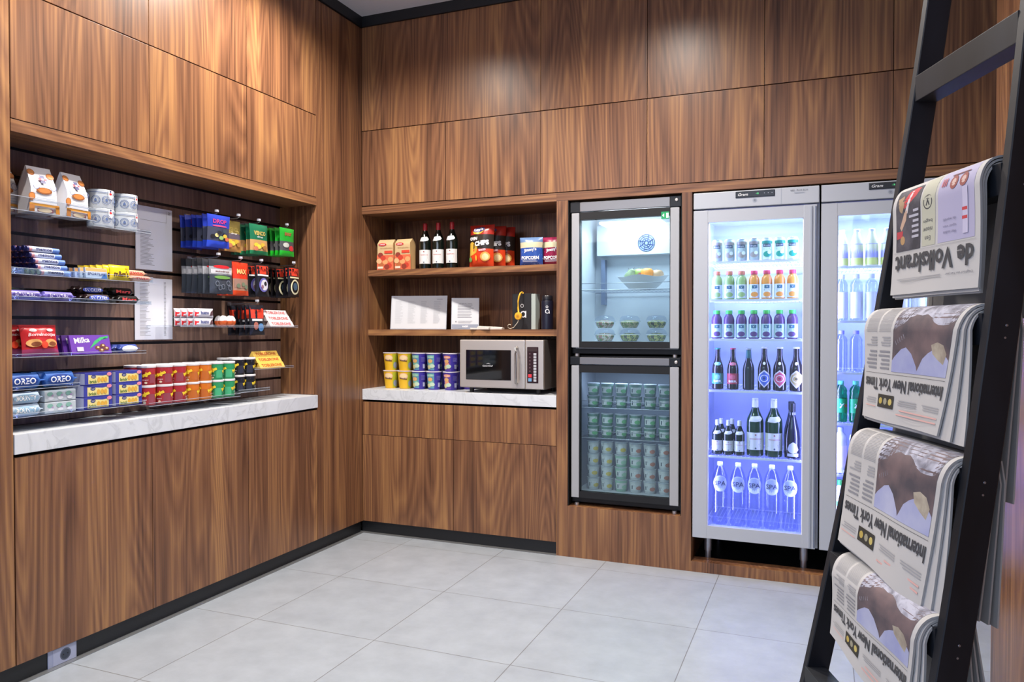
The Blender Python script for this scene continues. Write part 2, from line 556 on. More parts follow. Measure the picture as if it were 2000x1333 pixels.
# free-standing wood-clad wall on the right, its far end leaves a passage
mb = MB(); mb.box(3.405, 3.70, -6.5, -0.955, 0, H_CEIL, WOOD); struct('wall_right', mb)
mb = MB(); mb.box(5.2, 5.26, -6.0, 0.8, 0, H_CEIL, WALLWHITE); struct('wall_far_right', mb)
mb = MB(); mb.box(-0.024, -0.004, -3.4, 0.0, 3.322, H_CEIL, PAINTED); mb.box(-0.004, 0.012, -3.4, 0.0, 3.325, H_CEIL, PAINTED); struct('trim_1', mb)
mb = MB(); mb.box(0.0, 5.2, -0.012, 0.024, 3.325, H_CEIL, PAINTED); struct('trim_2', mb)
mb = MB(); mb.box(-0.05, -0.018, -3.4, 0.0, 0, 0.073, PAINTED); struct('baseboard_left', mb)
mb = MB(); mb.box(-0.018, 1.352, 0.018, 0.05, 0, 0.077, PAINTED); struct('baseboard_back', mb)
REFLGREY = M('#8e9194', 0.35, 0.6)
mb = MB(); mb.box(-0.018, 0.012, -3.4, -0.012, 0, 0.003, REFLGREY); mb.box(-0.018, 1.352, -0.012, 0.018, 0, 0.003, REFLGREY); struct('skirting_reflection', mb)  # grey strips paint the shadow and reflection line on the floor along the skirting

G = 0.0016
def pan(mb, side, a0, a1, z0, z1, t=0.019, mat=None, off=0.0):
    mat = mat or WOOD
    if side == 'L': mb.box(-t + off, off, a0 + G, a1 - G, z0 + G, z1 - G, mat, 0.0008)
    else: mb.box(a0 + G, a1 - G, -off, t - off, z0 + G, z1 - G, mat, 0.0008)

LJ = [-2.338, -1.705, -1.08, -0.488]
LJN = ['left end', 'middle', 'corner end']
for i in range(3):
    m_ = MB(); pan(m_, 'L', LJ[i], LJ[i + 1], 2.628, 3.322)
    tag(m_.build('cladding_panel'), 'tall walnut cladding panel high on the left wall, %s of the top row' % LJN[i], 'wall panel', 'top row of walnut panels on the left wall')
    t = thing('overhead_cabinet', 'walnut overhead cabinet front above the snack display, %s one' % LJN[i], 'cabinet', (0, 0, 0), 0, 'overhead cabinets above the snack display')
    m_ = MB(); pan(m_, 'L', LJ[i], LJ[i + 1], 2.138, 2.626); m_.build('door', t)
m_ = MB(); pan(m_, 'L', -3.4, -2.34, 0.075, 3.322); tag(m_.build('cladding_panel'), 'full-height walnut panel at the left edge of the photo', 'wall panel')
m_ = MB(); pan(m_, 'L', -0.487, -0.432, 0.075, 3.322, off=0.0); tag(m_.build('trim_strip'), 'narrow full-height walnut strip beside the snack display', 'wall panel')
m_ = MB(); pan(m_, 'L', -0.430, 0.0, 0.075, 3.322); tag(m_.build('cladding_panel'), 'full-height walnut panel on the left wall in the room corner', 'wall panel')

BJ1 = [0.0, 1.252, 1.89, 2.518, 3.134, 3.75, 4.4, 5.2]
BN = ['leftmost', 'second', 'third', 'fourth', 'fifth', 'sixth', 'last']
for i in range(6):
    m_ = MB(); pan(m_, 'B', BJ1[i], BJ1[i + 1], 2.648, 3.325)
    tag(m_.build('cladding_panel'), 'tall walnut panel below the black ceiling trim, %s on the back wall' % BN[i], 'wall panel', 'top row of walnut panels on the back wall')
BJ2 = [0.0, 0.617, 1.252, 1.89, 2.518, 3.134, 3.75, 4.4]
BN2 = ['leftmost above the open shelves', 'second above the open shelves', 'one above the small double fridge', 'left one above the tall fridges', 'right one above the tall fridges', 'one behind the upper ladder', 'one past the passage']
for i in range(7):
    t = thing('overhead_cabinet', 'walnut overhead cabinet front on the back wall, %s' % BN2[i], 'cabinet', (0, 0, 0), 0, 'overhead cabinets on the back wall')
    m_ = MB(); pan(m_, 'B', BJ2[i], BJ2[i + 1], 2.156, 2.646); m_.build('door', t)

# ---- snack alcove in the left wall
t = thing('display_alcove', 'walnut framed alcove in the left wall holding the snack display', 'alcove', (0, -1.41, 0.95))
def child_box(name, par, x0, x1, y0, y1, z0, z1, m, c=0.0):
    b_ = MB(); l = par.location
    b_.box(x0 - l[0], x1 - l[0], y0 - l[1], y1 - l[1], z0 - l[2], z1 - l[2], m, c)
    return b_.build(name, par)
child_box('top_rail', t, -0.24, 0.0, -2.338, -0.488, 2.09, 2.136, WOODY, 0.001)
child_box('side_panel', t, -0.262, -0.0195, -0.497, -0.476, 0.953, 2.09, WOOD)
child_box('side_panel', t, -0.262, -0.0195, -2.36, -2.340, 0.953, 2.09, WOOD)
mb = MB()
GZ = [1.05 + 0.1155 * k for k in range(10)]
zz = [0.953] + GZ + [2.14]
SLOT = M('#0a090c', 0.4, 0.3)
mb.box(-0.292, -0.272, -2.338, -0.499, 0.953, 2.2, SLOT)
for a, b in zip(zz, zz[1:]):
    mb.box(-0.272, -0.26, -2.338, -0.499, a + (0.007 if a > 0.96 else 0), b - 0.007, WOODD)
tag(mb.build('slatwall'), 'grooved walnut slatwall at the back of the snack alcove', 'slatwall')
mb = MB(); mb.box(-0.262, 0.004, -2.338, -0.486, 0.875, 0.951, MARBLE, 0.002)
tag(mb.build('worktop'), 'white marble worktop under the snack display on the left', 'worktop')
mb = MB(); mb.box(-0.29, -0.03, -2.34, -0.47, 0.80, 0.874, DK); struct('trim_4', mb)
for i, nm in enumerate(['left door', 'middle door', 'right door next to the corner']):
    t = thing('base_cabinet', 'walnut base cabinet below the snack display, %s' % nm, 'cabinet', (0, LJ[i], 0), 0, 'base cabinets under the left worktop')
    b_ = MB(); b_.box(-0.019, 0, G, LJ[i + 1] - LJ[i] - G, 0.076, 0.862, WOOD, 0.0008); b_.build('door', t)
    b_ = MB(); b_.box(-0.29, -0.021, 0.002, LJ[i + 1] - LJ[i] - 0.002, 0.076, 0.80, DK); b_.build('carcass', t)

# power socket in the black skirting
t = thing('power_socket', 'white double-part power socket set into the black skirting, left', 'socket', (-0.018, -2.14, 0.0365))
b_ = MB(); b_.box(0, 0.004, -0.062, 0.062, -0.034, 0.034, M('#a9b2d0', 0.4), 0.0012); b_.box(0.004, 0.0052, -0.042, 0.058, -0.032, 0.032, M('#b4bcd8', 0.4)); b_.build('frame', t)
b_ = MB()
D_ = Decal(b_, lambda x, z, e: (0.0052 + e, x, z)); D_.ell(0.012, 0, 0.024, 0.024, M('#5b6478', 0.5), 24)
D_.ell(0.012, 0, 0.019, 0.019, M('#3d4656', 0.5), 24); D_.ell(0.003, 0, 0.003, 0.003, BLACKPL, 10); D_.ell(0.021, 0, 0.003, 0.003, BLACKPL, 10); b_.build('socket_cup', t)

# ---- open shelving in the back wall
t = thing('wall_shelving', 'open walnut shelving unit in the back wall between corner and fridges', 'shelving', (0, 0, 0))
child_box('top_rail', t, -0.02, 1.353, 0.0, 0.42, 2.104, 2.152, WOODX, 0.001)
child_box('side_panel', t, -0.021, 0.0, 0.002, 0.44, 0.87, 2.104, WOOD)
child_box('back_panel', t, 0.0, 1.37, 0.42, 0.44, 0.87, 2.12, WOOD)
child_box('shelf', t, 0.0, 1.353, 0.07, 0.42, 1.700, 1.740, WOODX, 0.001)
child_box('shelf', t, 0.0, 1.353, 0.07, 0.42, 1.305, 1.345, WOODX, 0.001)
mb = MB(); mb.box(-0.0, 1.352, -0.002, 0.42, 0.882, 0.951, MARBLE, 0.002)
tag(mb.build('worktop'), 'white marble worktop carrying the noodle cups and microwave', 'worktop')
for i, (x0, x1, nm) in enumerate(((0.0, 0.668, 'left, against the corner'), (0.668, 1.352, 'right, against the fridge surround'))):
    t = thing('base_cabinet', 'walnut base cabinet with drawer over door, %s' % nm, 'cabinet', (x0, 0, 0), 0, 'base cabinets under the back worktop')
    w_ = x1 - x0
    b_ = MB(); b_.box(G, w_ - G, 0, 0.019, 0.652, 0.868, WOOD, 0.0008); b_.build('drawer', t)
    b_ = MB(); b_.box(G, w_ - G, 0, 0.019, 0.078, 0.649, WOOD, 0.0008); b_.build('door', t)
    b_ = MB(); b_.box(0.002, w_ - 0.002, 0.021, 0.42, 0.079, 0.862, DK); b_.build('carcass', t)
    
# ---- fridge surround
t = thing('fridge_surround', 'walnut surround framing the small and the tall fridges', 'cabinet surround', (0, 0, 0))
child_box('side_panel', t, 1.354, 1.423, -0.004, 0.60, 0.0, 2.104, WOOD, 0.001)
child_box('side_panel', t, 2.088, 2.143, -0.004, 0.70, 0.0, 2.104, WOOD, 0.001)
child_box('side_panel', t, 3.475, 3.545, -0.004, 0.70, 0.0, 2.104, WOOD, 0.001)
child_box('plinth', t, 1.423, 2.088, -0.004, 0.60, 0.0, 0.302, WOOD, 0.001)
child_box('plinth', t, 2.143, 3.475, -0.004, 0.10, 0.0, 0.058, WOOD, 0.001)
child_box('base_board', t, 2.143, 3.475, 0.10, 0.70, 0.0, 0.050, M('#101012', 0.25))
child_box('top_rail', t, 1.353, 3.545, -0.004, 0.60, 2.104, 2.152, WOODX, 0.001)
BLK = M('#08080a', 0.5)
child_box('back_panel', t, 1.423, 2.088, 0.585, 0.60, 0.302, 2.104, BLK)
child_box('back_panel', t, 2.143, 3.475, 0.69, 0.70, 0.05, 2.104, BLK)
child_box('lining', t, 1.423, 1.428, 0.004, 0.585, 0.302, 2.104, BLK)
child_box('lining', t, 2.083, 2.088, 0.004, 0.585, 0.302, 2.104, BLK)
m_ = MB(); m_.box(3.547, 4.4, 0.0, 0.02, 0.0, 2.152, WOOD, 0.001); tag(m_.build('cladding_panel'), 'walnut panel on the back wall past the tall fridges, behind the ladder', 'wall panel')

# ================================================================ MINI FRIDGES (two stacked)
FW0, FW1 = 1.433, 2.079
SILV = M('#a6a8ac', 0.38, 0.15); BARM = M('#8d8a89', 0.3, 0.7)
def mini_fridge(z0, z1, label, lit, shelves, top):
    t = thing('counter_fridge', label, 'fridge', (FW0, 0.012, z0), 0)
    W_, Hh = FW1 - FW0, z1 - z0
    LIN = M('#c9ced6', 0.4) if lit else M('#8f95a2', 0.5)  # liner of the unlit fridge is darker, its shade painted into the colour
    b_ = MB()   # body shell with liner, open at the front
    b_.box(0, W_, 0.05, 0.55, 0, 0.03, BLK); b_.box(0, W_, 0.05, 0.55, Hh - 0.03, Hh, BLK)
    b_.box(0, 0.02, 0.05, 0.55, 0.03, Hh - 0.03, BLK); b_.box(W_ - 0.02, W_, 0.05, 0.55, 0.03, Hh - 0.03, BLK); b_.box(0.02, W_ - 0.02, 0.53, 0.55, 0.03, Hh - 0.03, BLK)
    b_.build('body', t)
    b_ = MB()
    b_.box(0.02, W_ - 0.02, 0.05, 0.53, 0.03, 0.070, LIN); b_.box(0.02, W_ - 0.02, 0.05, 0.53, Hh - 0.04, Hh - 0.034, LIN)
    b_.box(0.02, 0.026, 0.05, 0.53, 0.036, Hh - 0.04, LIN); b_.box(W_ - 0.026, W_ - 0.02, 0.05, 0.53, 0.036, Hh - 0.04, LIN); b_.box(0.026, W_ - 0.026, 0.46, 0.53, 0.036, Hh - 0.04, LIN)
    if lit:
        b_.box(0.06, W_ - 0.026, 0.36, 0.46, Hh - 0.29, Hh - 0.10, LIN, 0.004)   # cooler cover
        b_.box(0.075, 0.10, 0.41, 0.46, 0.30, Hh - 0.31, M('#7f8aa5', 0.35, 0.6))
    b_.build('liner', t)
    # door
    c0, c1 = 0.060, W_ - 0.062
    b_ = MB()
    b_.box(c0, c1, 0.004, 0.04, Hh - top - 0.045, Hh - top, BLK); b_.box(c0, c1, 0.004, 0.04, 0.035, 0.072, BLK)
    b_.box(c0 - 0.006, c0, 0.004, 0.04, 0.035, Hh - top, BLK); b_.box(c1, c1 + 0.006, 0.004, 0.04, 0.035, Hh - top, BLK)
    b_.box(0.0, 0.060, 0.0, 0.045, Hh - top, Hh - 0.005, BLACKPL, 0.003); b_.box(W_ - 0.062, W_, 0.0, 0.045, Hh - top, Hh - 0.005, BLACKPL, 0.003)
    d_ = b_.build('door_frame', t)
    for xa, xb in ((0.010, c0 - 0.004), (c1 + 0.004, W_ - 0.008)):
        b_ = MB(); b_.box(xa, xb, -0.004, 0.04, 0.036, Hh - top - 0.004, SILV, 0.004); b_.build('door_post', t)
    b_ = MB(); b_.box(c0, c1, -0.001, 0.04, Hh - top + 0.004, Hh - 0.008, BARM, 0.002); b_.build('handle_bar', t)
    b_ = MB(); b_.box(c0, c1, 0.018, 0.022, 0.072, Hh - top - 0.045, GLASS); b_.build('glass_pane', t)
    b_ = MB(); b_.lathe([(0.009, 0), (0.009, 0.004), (0.006, 0.006)], STEEL, 14)
    for v in range(len(b_.v)): x, y, z = b_.v[v]; b_.v[v] = (x + W_ - 0.024, -z - 0.000, y + Hh - 0.028)
    b_.build('lock', t)
    for xx in (0.035, W_ - 0.035):
        b_ = MB(); b_.lathe([(0.014, -0.0), (0.014, 0.012), (0.008, 0.018)], M('#c8c8cc', 0.3, 0.7), 14, xx, 0.07) if False else b_.lathe([(0.013, -0.015), (0.013, 0.0)], M('#c8c8cc', 0.3, 0.7), 14, xx, 0.03)
        b_.build('foot', t)
    for zs in shelves:
        b_ = MB(); WIRE = M('#9aa0ae', 0.35, 0.4)
        b_.tube([(0.03, 0.07, zs), (W_ - 0.03, 0.07, zs)], 0.003, WIRE, 6); b_.tube([(0.03, 0.44, zs), (W_ - 0.03, 0.44, zs)], 0.003, WIRE, 6)
        for k in range(24):
            xx = 0.04 + (W_ - 0.08) * k / 23; b_.tube([(xx, 0.07, zs + 0.001), (xx, 0.44, zs + 0.001)], 0.0014, WIRE, 4)
        b_.tube([(0.045, 0.35, zs), (0.045, 0.075, zs), (0.045, 0.075, zs + 0.04), (W_ - 0.045, 0.075, zs + 0.04), (W_ - 0.045, 0.075, zs)], 0.0016, WIRE, 5)
        b_.build('wire_shelf', t)
    return t
ZA, ZB = 0.318, 1.203
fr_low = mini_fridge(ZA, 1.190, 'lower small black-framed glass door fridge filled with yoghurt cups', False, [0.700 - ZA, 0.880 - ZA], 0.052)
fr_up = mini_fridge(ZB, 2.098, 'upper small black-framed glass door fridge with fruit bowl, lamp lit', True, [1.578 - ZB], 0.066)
b_ = MB(); b_.box(0.13, 0.50, 0.16, 0.34, 0.776, 0.790, M('#f4fbff', 0.4, emit=7.0), 0.006); b_.build('lamp_cover', fr_up)
b_ = MB()   # round fan grille
b_.add([(0.375 + .052 * math.cos(a * math.pi / 14), 0.3595, 0.675 + .052 * math.sin(a * math.pi / 14)) for a in range(28)], [tuple(range(28))], M('#8f9cc4', .5))
FG = M('#2f3f70', 0.4, 0.2)
cx_, cz_, yy = 0.375, 0.675, 0.357
for rr_ in (0.014, 0.027, 0.040, 0.052): b_.tube([(cx_ + rr_ * math.cos(a * math.pi / 10), yy, cz_ + rr_ * math.sin(a * math.pi / 10)) for a in range(20)], 0.0018, FG, 5, True)
for a in range(8): b_.tube([(cx_ + 0.01 * math.cos(a * math.pi / 4), yy, cz_ + 0.01 * math.sin(a * math.pi / 4)), (cx_ + 0.053 * math.cos(a * math.pi / 4 + 0.5), yy, cz_ + 0.053 * math.sin(a * math.pi / 4 + 0.5))], 0.002, FG, 5)
b_.build('fan_grille', fr_up)
b_ = MB(); D_ = Decal(b_, flat(0.003)); D_.rect(0.536, 0.580, 0.765, 0.805, M('#0f9c60', 0.5)); D_.rect(0.563, 0.577, 0.77, 0.798, M('#d8efe4', 0.5)); D_.fan([(0.540, 0.785), (0.552, 0.796), (0.552, 0.774)], M('#e8f6ef', 0.5)); b_.build('sticker', fr_up)
lamp('counter_fridge_lamp', 'AREA', (FW0 + 0.31, 0.16, 1.972), 3.4, (0.72, 0.86, 1.0), shape='RECTANGLE', size=0.34, size_y=0.14)
lamp('lower_fridge_lamp', 'AREA', (FW0 + 0.31, 0.14, 1.115), 2.2, (0.74, 0.82, 1.0), shape='RECTANGLE', size=0.34, size_y=0.10)

# ================================================================ TALL FRIDGES
GREY = M('#b4b9c2', 0.42, 0.1); GREY2 = M('#9fa6b3', 0.42, 0.2); WH = M('#b9bfe6', 0.45)
def tall_fridge(x0, label, shelf_z):
    t = thing('tall_fridge', label, 'fridge', (x0, 0.0, 0.05), 0, 'tall glass door drinks fridges')
    W_ = 0.645; z0 = -0.05
    def B(name, x0, x1, y0, y1, za, zb, m, c=0.0):
        b_ = MB(); b_.box(x0, x1, y0, y1, za + z0, zb + z0, m, c); return b_.build(name, t)
    b_ = MB()
    for q in ((0, W_, 0.05, 0.66, 0.185, 0.215), (0, W_, 0.05, 0.66, 2.0, 2.092), (0, 0.03, 0.05, 0.66, 0.215, 2.0), (W_ - 0.03, W_, 0.05, 0.66, 0.215, 2.0), (0.03, W_ - 0.03, 0.62, 0.66, 0.215, 2.0)):
        b_.box(q[0], q[1], q[2], q[3], q[4] + z0, q[5] + z0, GREY)
    b_.build('body', t)
    b_ = MB()
    for q in ((0.03, W_ - 0.03, 0.05, 0.62, 0.215, 0.222), (0.03, W_ - 0.03, 0.05, 0.62, 1.985, 1.999), (0.03, 0.037, 0.05, 0.62, 0.222, 1.985), (W_ - 0.037, W_ - 0.03, 0.05, 0.62, 0.222, 1.985), (0.037, W_ - 0.037, 0.612, 0.62, 0.222, 1.985)):
        b_.box(q[0], q[1], q[2], q[3], q[4] + z0, q[5] + z0, WH)
    b_.build('liner', t)
    b_ = MB(); b_.box(0, W_ - 0.002, 0.0, 0.05, 2.008 + z0, 2.096 + z0, GREY, 0.004)
    D_ = Decal(b_, flat(-0.0001), 0.0006)
    D_.rect(0.455, 0.458, 2.008 + z0, 2.094 + z0, GREY2)
    D_.ell(0.322, 2.040 + z0, 0.012, 0.011, GREY2, 16); D_.ell(0.322, 2.040 + z0, 0.006, 0.006, M('#7c828e', 0.4), 12)
    D_.text('RED  PLUS ECO', 0.545, 2.078 + z0, 0.007, M('#4a5060', 0.5), 0.085); D_.rect(0.52, 0.57, 2.064 + z0, 2.067 + z0, GREY2)
    b_.build('control_header', t)
    b_ = MB(); b_.box(0.223, 0.424, -0.004, 0.002, 2.056 + z0, 2.090 + z0, M('#15181f', 0.25), 0.003)
    D_ = Decal(b_, flat(-0.004)); D_.text('Gram', 0.262, 2.073 + z0, 0.015, WHITEPL, 0.052, bold=0.01, shear=0.3)
    D_.text('-18', 0.335, 2.074 + z0, 0.009, M('#5de08a', 0.4, emit=0.6), 0.014)
    for k in range(3): D_.ell(0.372 + 0.019 * k, 2.074 + z0, 0.0026, 0.0026, M('#9aa2b2', 0.4), 8)
    b_.build('display', t)
    gx0, gx1, gz0, gz1 = 0.078, 0.568, 0.262, 1.932
    b_ = MB()
    b_.box(0, gx0, 0, 0.045, 0.192 + z0, 1.999 + z0, GREY, 0.003); b_.box(gx1, W_ - 0.012, 0, 0.045, 0.192 + z0, 1.999 + z0, GREY, 0.003)
    b_.box(gx0 - 0.002, gx1 + 0.002, 0.001, 0.045, gz1 + z0, 1.998 + z0, GREY); b_.box(gx0 - 0.002, gx1 + 0.002, 0.001, 0.045, 0.193 + z0, gz0 + z0, GREY)
    DKL = M('#8a90a8', 0.5)
    b_.box(gx0, gx0 + 0.004, 0.006, 0.045, gz0 + z0, gz1 + z0, WHITEPL); b_.box(gx1 - 0.004, gx1, 0.006, 0.045, gz0 + z0, gz1 + z0, WHITEPL)
    dr = b_.build('door', t)
    b_ = MB(); b_.box(W_ - 0.044, W_ - 0.034, -0.006, 0.002, 0.2 + z0, 1.99 + z0, GREY2, 0.002); b_.box(W_ - 0.022, W_ - 0.014, -0.004, 0.002, 0.2 + z0, 1.99 + z0, M('#767f92', 0.4, 0.4), 0.002); b_.build('handle_profile', t)
    B('glass_pane', gx0 + 0.004, gx1 - 0.004, 0.016, 0.020, gz0, gz1, GLASS)
    LED = M('#a9a4ff', 0.4, emit=7.0)
    for xa in (0.040, W_ - 0.046): B('led_strip', xa, xa + 0.006, 0.055, 0.062, 0.30, 1.90, LED)
    for xx in (0.07, W_ - 0.07):
        for yy in (0.12, 0.58):
            b_ = MB(); b_.lathe([(0.017, 0.0), (0.017, 0.045), (0.021, 0.046), (0.021, 0.137)], M('#a6a7ad', 0.3, 0.8), 16, xx, yy); b_.build('leg', t)
    WIRE = M('#e6e8f6', 0.4)
    for zs in shelf_z:
        b_ = MB(); z = zs + z0
        b_.box(0.042, W_ - 0.042, 0.058, 0.064, z - 0.012, z, WIRE); b_.tube([(0.042, 0.56, z - 0.004), (W_ - 0.042, 0.56, z - 0.004)], 0.004, WIRE, 6)
        b_.tube([(0.042, 0.30, z - 0.006), (W_ - 0.042, 0.30, z - 0.006)], 0.003, WIRE, 6)
        for k in range(28):
            xx = 0.05 + (W_ - 0.10) * k / 27; b_.tube([(xx, 0.062, z - 0.002), (xx, 0.56, z - 0.002)], 0.0019, WIRE, 5)
        b_.build('wire_shelf', t)
    # cool white lamp under the roof and violet LED light from the door edges
    lamp('fridge_roof_lamp', 'AREA', (x0 + W_ / 2, 0.20, 1.975), 12.0, (0.82, 0.92, 1.0), shape='RECTANGLE', size=0.46, size_y=0.16)
    for sx, ro in ((0.045, -90), (W_ - 0.045, 90)):
        lamp('fridge_led_light', 'AREA', (x0 + sx, 0.062, 1.1), 8.5, (0.42, 0.39, 1.0), rot=(0, R(ro), R(9 if ro < 0 else -9)), shape='RECTANGLE', size=1.6, size_y=0.03)
    lamp('fridge_floor_light', 'AREA', (x0 + W_ / 2, 0.12, 0.60), 1.0, (0.42, 0.38, 1.0), shape='RECTANGLE', size=0.46, size_y=0.05)
    return t
SH1 = [0.250, 0.645, 1.010, 1.294, 1.512, 1.722]
SH2 = [0.250, 0.585, 0.855, 1.122, 1.392, 1.676]
F1X, F2X = 2.150, 2.803
tall_fridge(F1X, 'left tall grey glass door fridge with beer, wine and water', SH1)
tall_fridge(F2X, 'right tall grey glass door fridge, partly hidden by the ladder', SH2)
# ================================================================ SNACK ALCOVE STOCK
XF = -0.26            # slatwall face
Q = R(90)             # things on the left wall face +x
def acryl(x1, y0, y1, z, label, lip=0.03, ends=(True, True)):
    """clear acrylic tray hooked into a slat groove"""
    b_ = MB(); T = 0.003
    cx = (XF + x1) / 2; cy = (y0 + y1) / 2
    a, b, c, d = XF - cx, x1 - cx, y0 - cy, y1 - cy
    b_.box(a, b, c, d, -T, 0, ACRYL)
    b_.box(b - T, b, c, d, 0, lip, ACRYL)
    if ends[0]: b_.box(a, b - T, c, c + T, 0, lip, ACRYL)
    if ends[1]: b_.box(a, b - T, d - T, d, 0, lip, ACRYL)
    EDGE = M('#aeb6c4', 0.4)
    b_.box(b - T, b + 0.0004, c, d, lip - 0.001, lip + 0.0006, EDGE); b_.box(b - T, b + 0.0006, c, d, -T - 0.0004, -T + 0.0012, EDGE)
    b_.box(a, a + T, c, d, 0, 0.055, ACRYL)
    o = b_.build('acrylic_shelf'); o.location = (cx, cy, z)
    return tag(o, label, 'shelf', 'clear shelves on the slatwall')

RED = M('#c8232c', 0.4); WHT = M('#e9e9ec', 0.45); NAVY = M('#1c2468', 0.45); YEL = M('#f1d332', 0.4); DKB = M('#101018', 0.4)
LID = M('#e8e6e8', 0.5)
GL = M('#8a8d96', 0.6)

# --- syrup waffle bags (gusseted bags with folded top)
def waffle_bag():
    b_ = MB(); W_, D0, Hh = 0.108, 0.080, 0.185
    BW = M('#dcdde3', 0.45); OR = M('#c9803f', 0.5); DO = M('#9c5b2c', 0.5)
    def half(v):
        return D0 / 2 * (1 - max(0, v - 0.55) / 0.45 * 0.94)
    def fr(u, v): return ((u - .5) * W_ * (1 - .12 * v), -half(v), v * Hh)
    def bk(u, v): return ((u - .5) * W_ * (1 - .12 * v), half(v), v * Hh)
    b_.grid(fr, 6, 10, BW); b_.grid(bk, 6, 10, BW, flip=True)
    b_.grid(lambda u, v: (-.5 * W_ * (1 - .12 * v) + 0.006 * math.sin(math.pi * u) * v, half(v) * (1 - 2 * u), v * Hh), 2, 10, BW)
    b_.grid(lambda u, v: (.5 * W_ * (1 - .12 * v) - 0.006 * math.sin(math.pi * u) * v, half(v) * (2 * u - 1), v * Hh), 2, 10, BW)
    b_.add([(-W_ / 2, -D0 / 2, 0), (W_ / 2, -D0 / 2, 0), (W_ / 2, D0 / 2, 0), (-W_ / 2, D0 / 2, 0)], [(0, 3, 2, 1)], BW)
    def fn(x, z, e):
        return (x * (1 - .12 * z / Hh), -half(z / Hh) - e * 2, z)
    D_ = Decal(b_, fn)
    for (x, z, rx, rz) in ((-.04, .160, .017, .013), (.042, .152, .018, .013), (-.05, .062, .014, .016), (.0, .088, .034, .013)):
        D_.ell(x, z, rx, rz, DO); D_.ell(x, z + .001, rx * .8, rz * .75, OR)
    D_.rect(-.0605, .0605, .026, .036, M('#df9a3c', .5), 1, 1); D_.rect(-.0605, -.04, .002, .03, OR); D_.rect(.045, .0605, .002, .034, M('#e0902f', .5))
    D_.rect(-.03, .035, .004, .018, M('#8a5560', .5)); D_.ell(0, .011, .03, .008, M('#dcc7a8', .5))
    D_.rect(-.010, .010, .118, .150, NAVY); D_.rect(-.017, .019, .130, .138, M('#c0344c', .5)); D_.ell(.0, .134, .006, .004, WHT)
    for x in (-.036, .036): D_.ring(x, .104, .014, .002, M('#56659a', .5), 14)
    D_.rect(-.05, .05, .044, .048, M('#aab6c8', .5)); D_.rect(-.035, .04, .055, .058, M('#aab6c8', .5))
    return b_
waffle = Kind('syrup_waffle_bag', 'snack bag', waffle_bag)
zs = 1.806
acryl(-0.02, -2.335, -1.965, zs, 'clear shelf carrying the white syrup waffle bags, top left', 0.05)
for x, y, l, r in ((-0.080, -2.178, 'front left white syrup waffle bag with orange waffles, top left shelf', -4), (-0.080, -2.037, 'front right white syrup waffle bag beside the blue painted tins', 6),
                (-0.190, -2.262, 'left white syrup waffle bag in the back row on the top shelf', 3), (-0.190, -2.112, 'right white syrup waffle bag in the back row on the top shelf', -3)):
    waffle((x, y, zs), Q + R(r), l, 'white syrup waffle bags on the top left shelf')

# --- blue painted biscuit tins
def tin():
    b_ = MB(); CR = M('#c3cbd3', 0.35); BL = M('#5a6f9c', 0.4)
    b_.lathe([(0.052, 0), (0.053, 0.002), (0.053, 0.066)], CR, 28)
    D_ = Decal(b_, cyl(0.053))
    for k in range(8):
        x = (k - 4) * 0.0416
        D_.ring(x, .034, .018, .0022, BL, 16); D_.ring(x, .034, .0125, .0012, BL, 12)
        D_.fan([(x - .006, .028), (x + .006, .028), (x + .004, .036), (x, .042), (x - .004, .036)], BL)
    lid = MB(); lid.lathe([(0.0545, 0.063), (0.0545, 0.078), (0.052, 0.080), (0.0, 0.0805)], CR, 28)
    D_ = Decal(lid, cyl(0.0545)); D_.rect(-.17, .17, .066, .068, BL, 40, 1)
    lb = MB(); D_ = Decal(lb, cyl(0.0555)); D_.rect(.008, .03, .040, .079, WHT, 3, 1); D_.ell(.019, .062, .007, .005, RED); D_.ell(.019, .073, .004, .004, NAVY)
    return [('tin', b_), ('lid', lid), ('tag', lb)]
tinK = Kind('biscuit_tin', 'tin', tin)
zt = 1.789
acryl(-0.045, -1.955, -1.66, zt, 'clear shelf carrying four blue and white tins', 0.008)
for i, y in enumerate((-1.873, -1.752)):
    for k in range(2):
        tinK((-0.106, y, zt + 0.0008 + 0.0812 * k), Q + R(-14 + 20 * i), '%s %s round blue and white painted biscuit tin' % (('bottom', 'top')[k], ('left', 'right')[i]), 'blue and white biscuit tins')

# --- mint rolls
def roll():
    b_ = MB(); r = 0.0105; L_ = 0.135
    DB = M('#252c6a', 0.35)
    def ring(x): return [(x, r * math.cos(a * math.pi / 8), 0.0105 + r * math.sin(a * math.pi / 8)) for a in range(16)]
    xs = [-L_ / 2, -L_ / 2 + .008, -L_ / 2 + .02, L_ / 2 - .03, L_ / 2]
    ms = [DB, M('#d89aa4', .4), M('#c9d3ee', .4), M('#5b7fc8', .4)]
    for a, b, m in zip(xs, xs[1:], ms):
        A, B = ring(a), ring(b); b_.add(A + B, [(i, (i + 1) % 16, 16 + (i + 1) % 16, 16 + i) for i in range(16)], m, True)
    b_.add(ring(-L_ / 2), [tuple(range(16))], DB); b_.add(ring(L_ / 2), [tuple(range(16))[::-1]], DB)
    D_ = Decal(b_, lambda x, z, e: (x, -(r + e) * math.cos((z - .0105) / r), .0105 + (r + e) * math.sin((z - .0105) / r)))
    D_.text('mentos', .0, .0115, .011, NAVY, .066, bold=.02)
    return b_
rollK = Kind('mint_roll', 'sweets', roll)
ZS = 1.563
acryl(-0.04, -2.335, -1.655, ZS, 'long clear shelf carrying mint rolls, gum and yellow sweet bags', 0.022)
rows = ['bottom', 'second', 'third', 'fourth', 'top']
cols = ['front', 'second', 'third', 'fourth', 'fifth', 'sixth', 'rearmost']
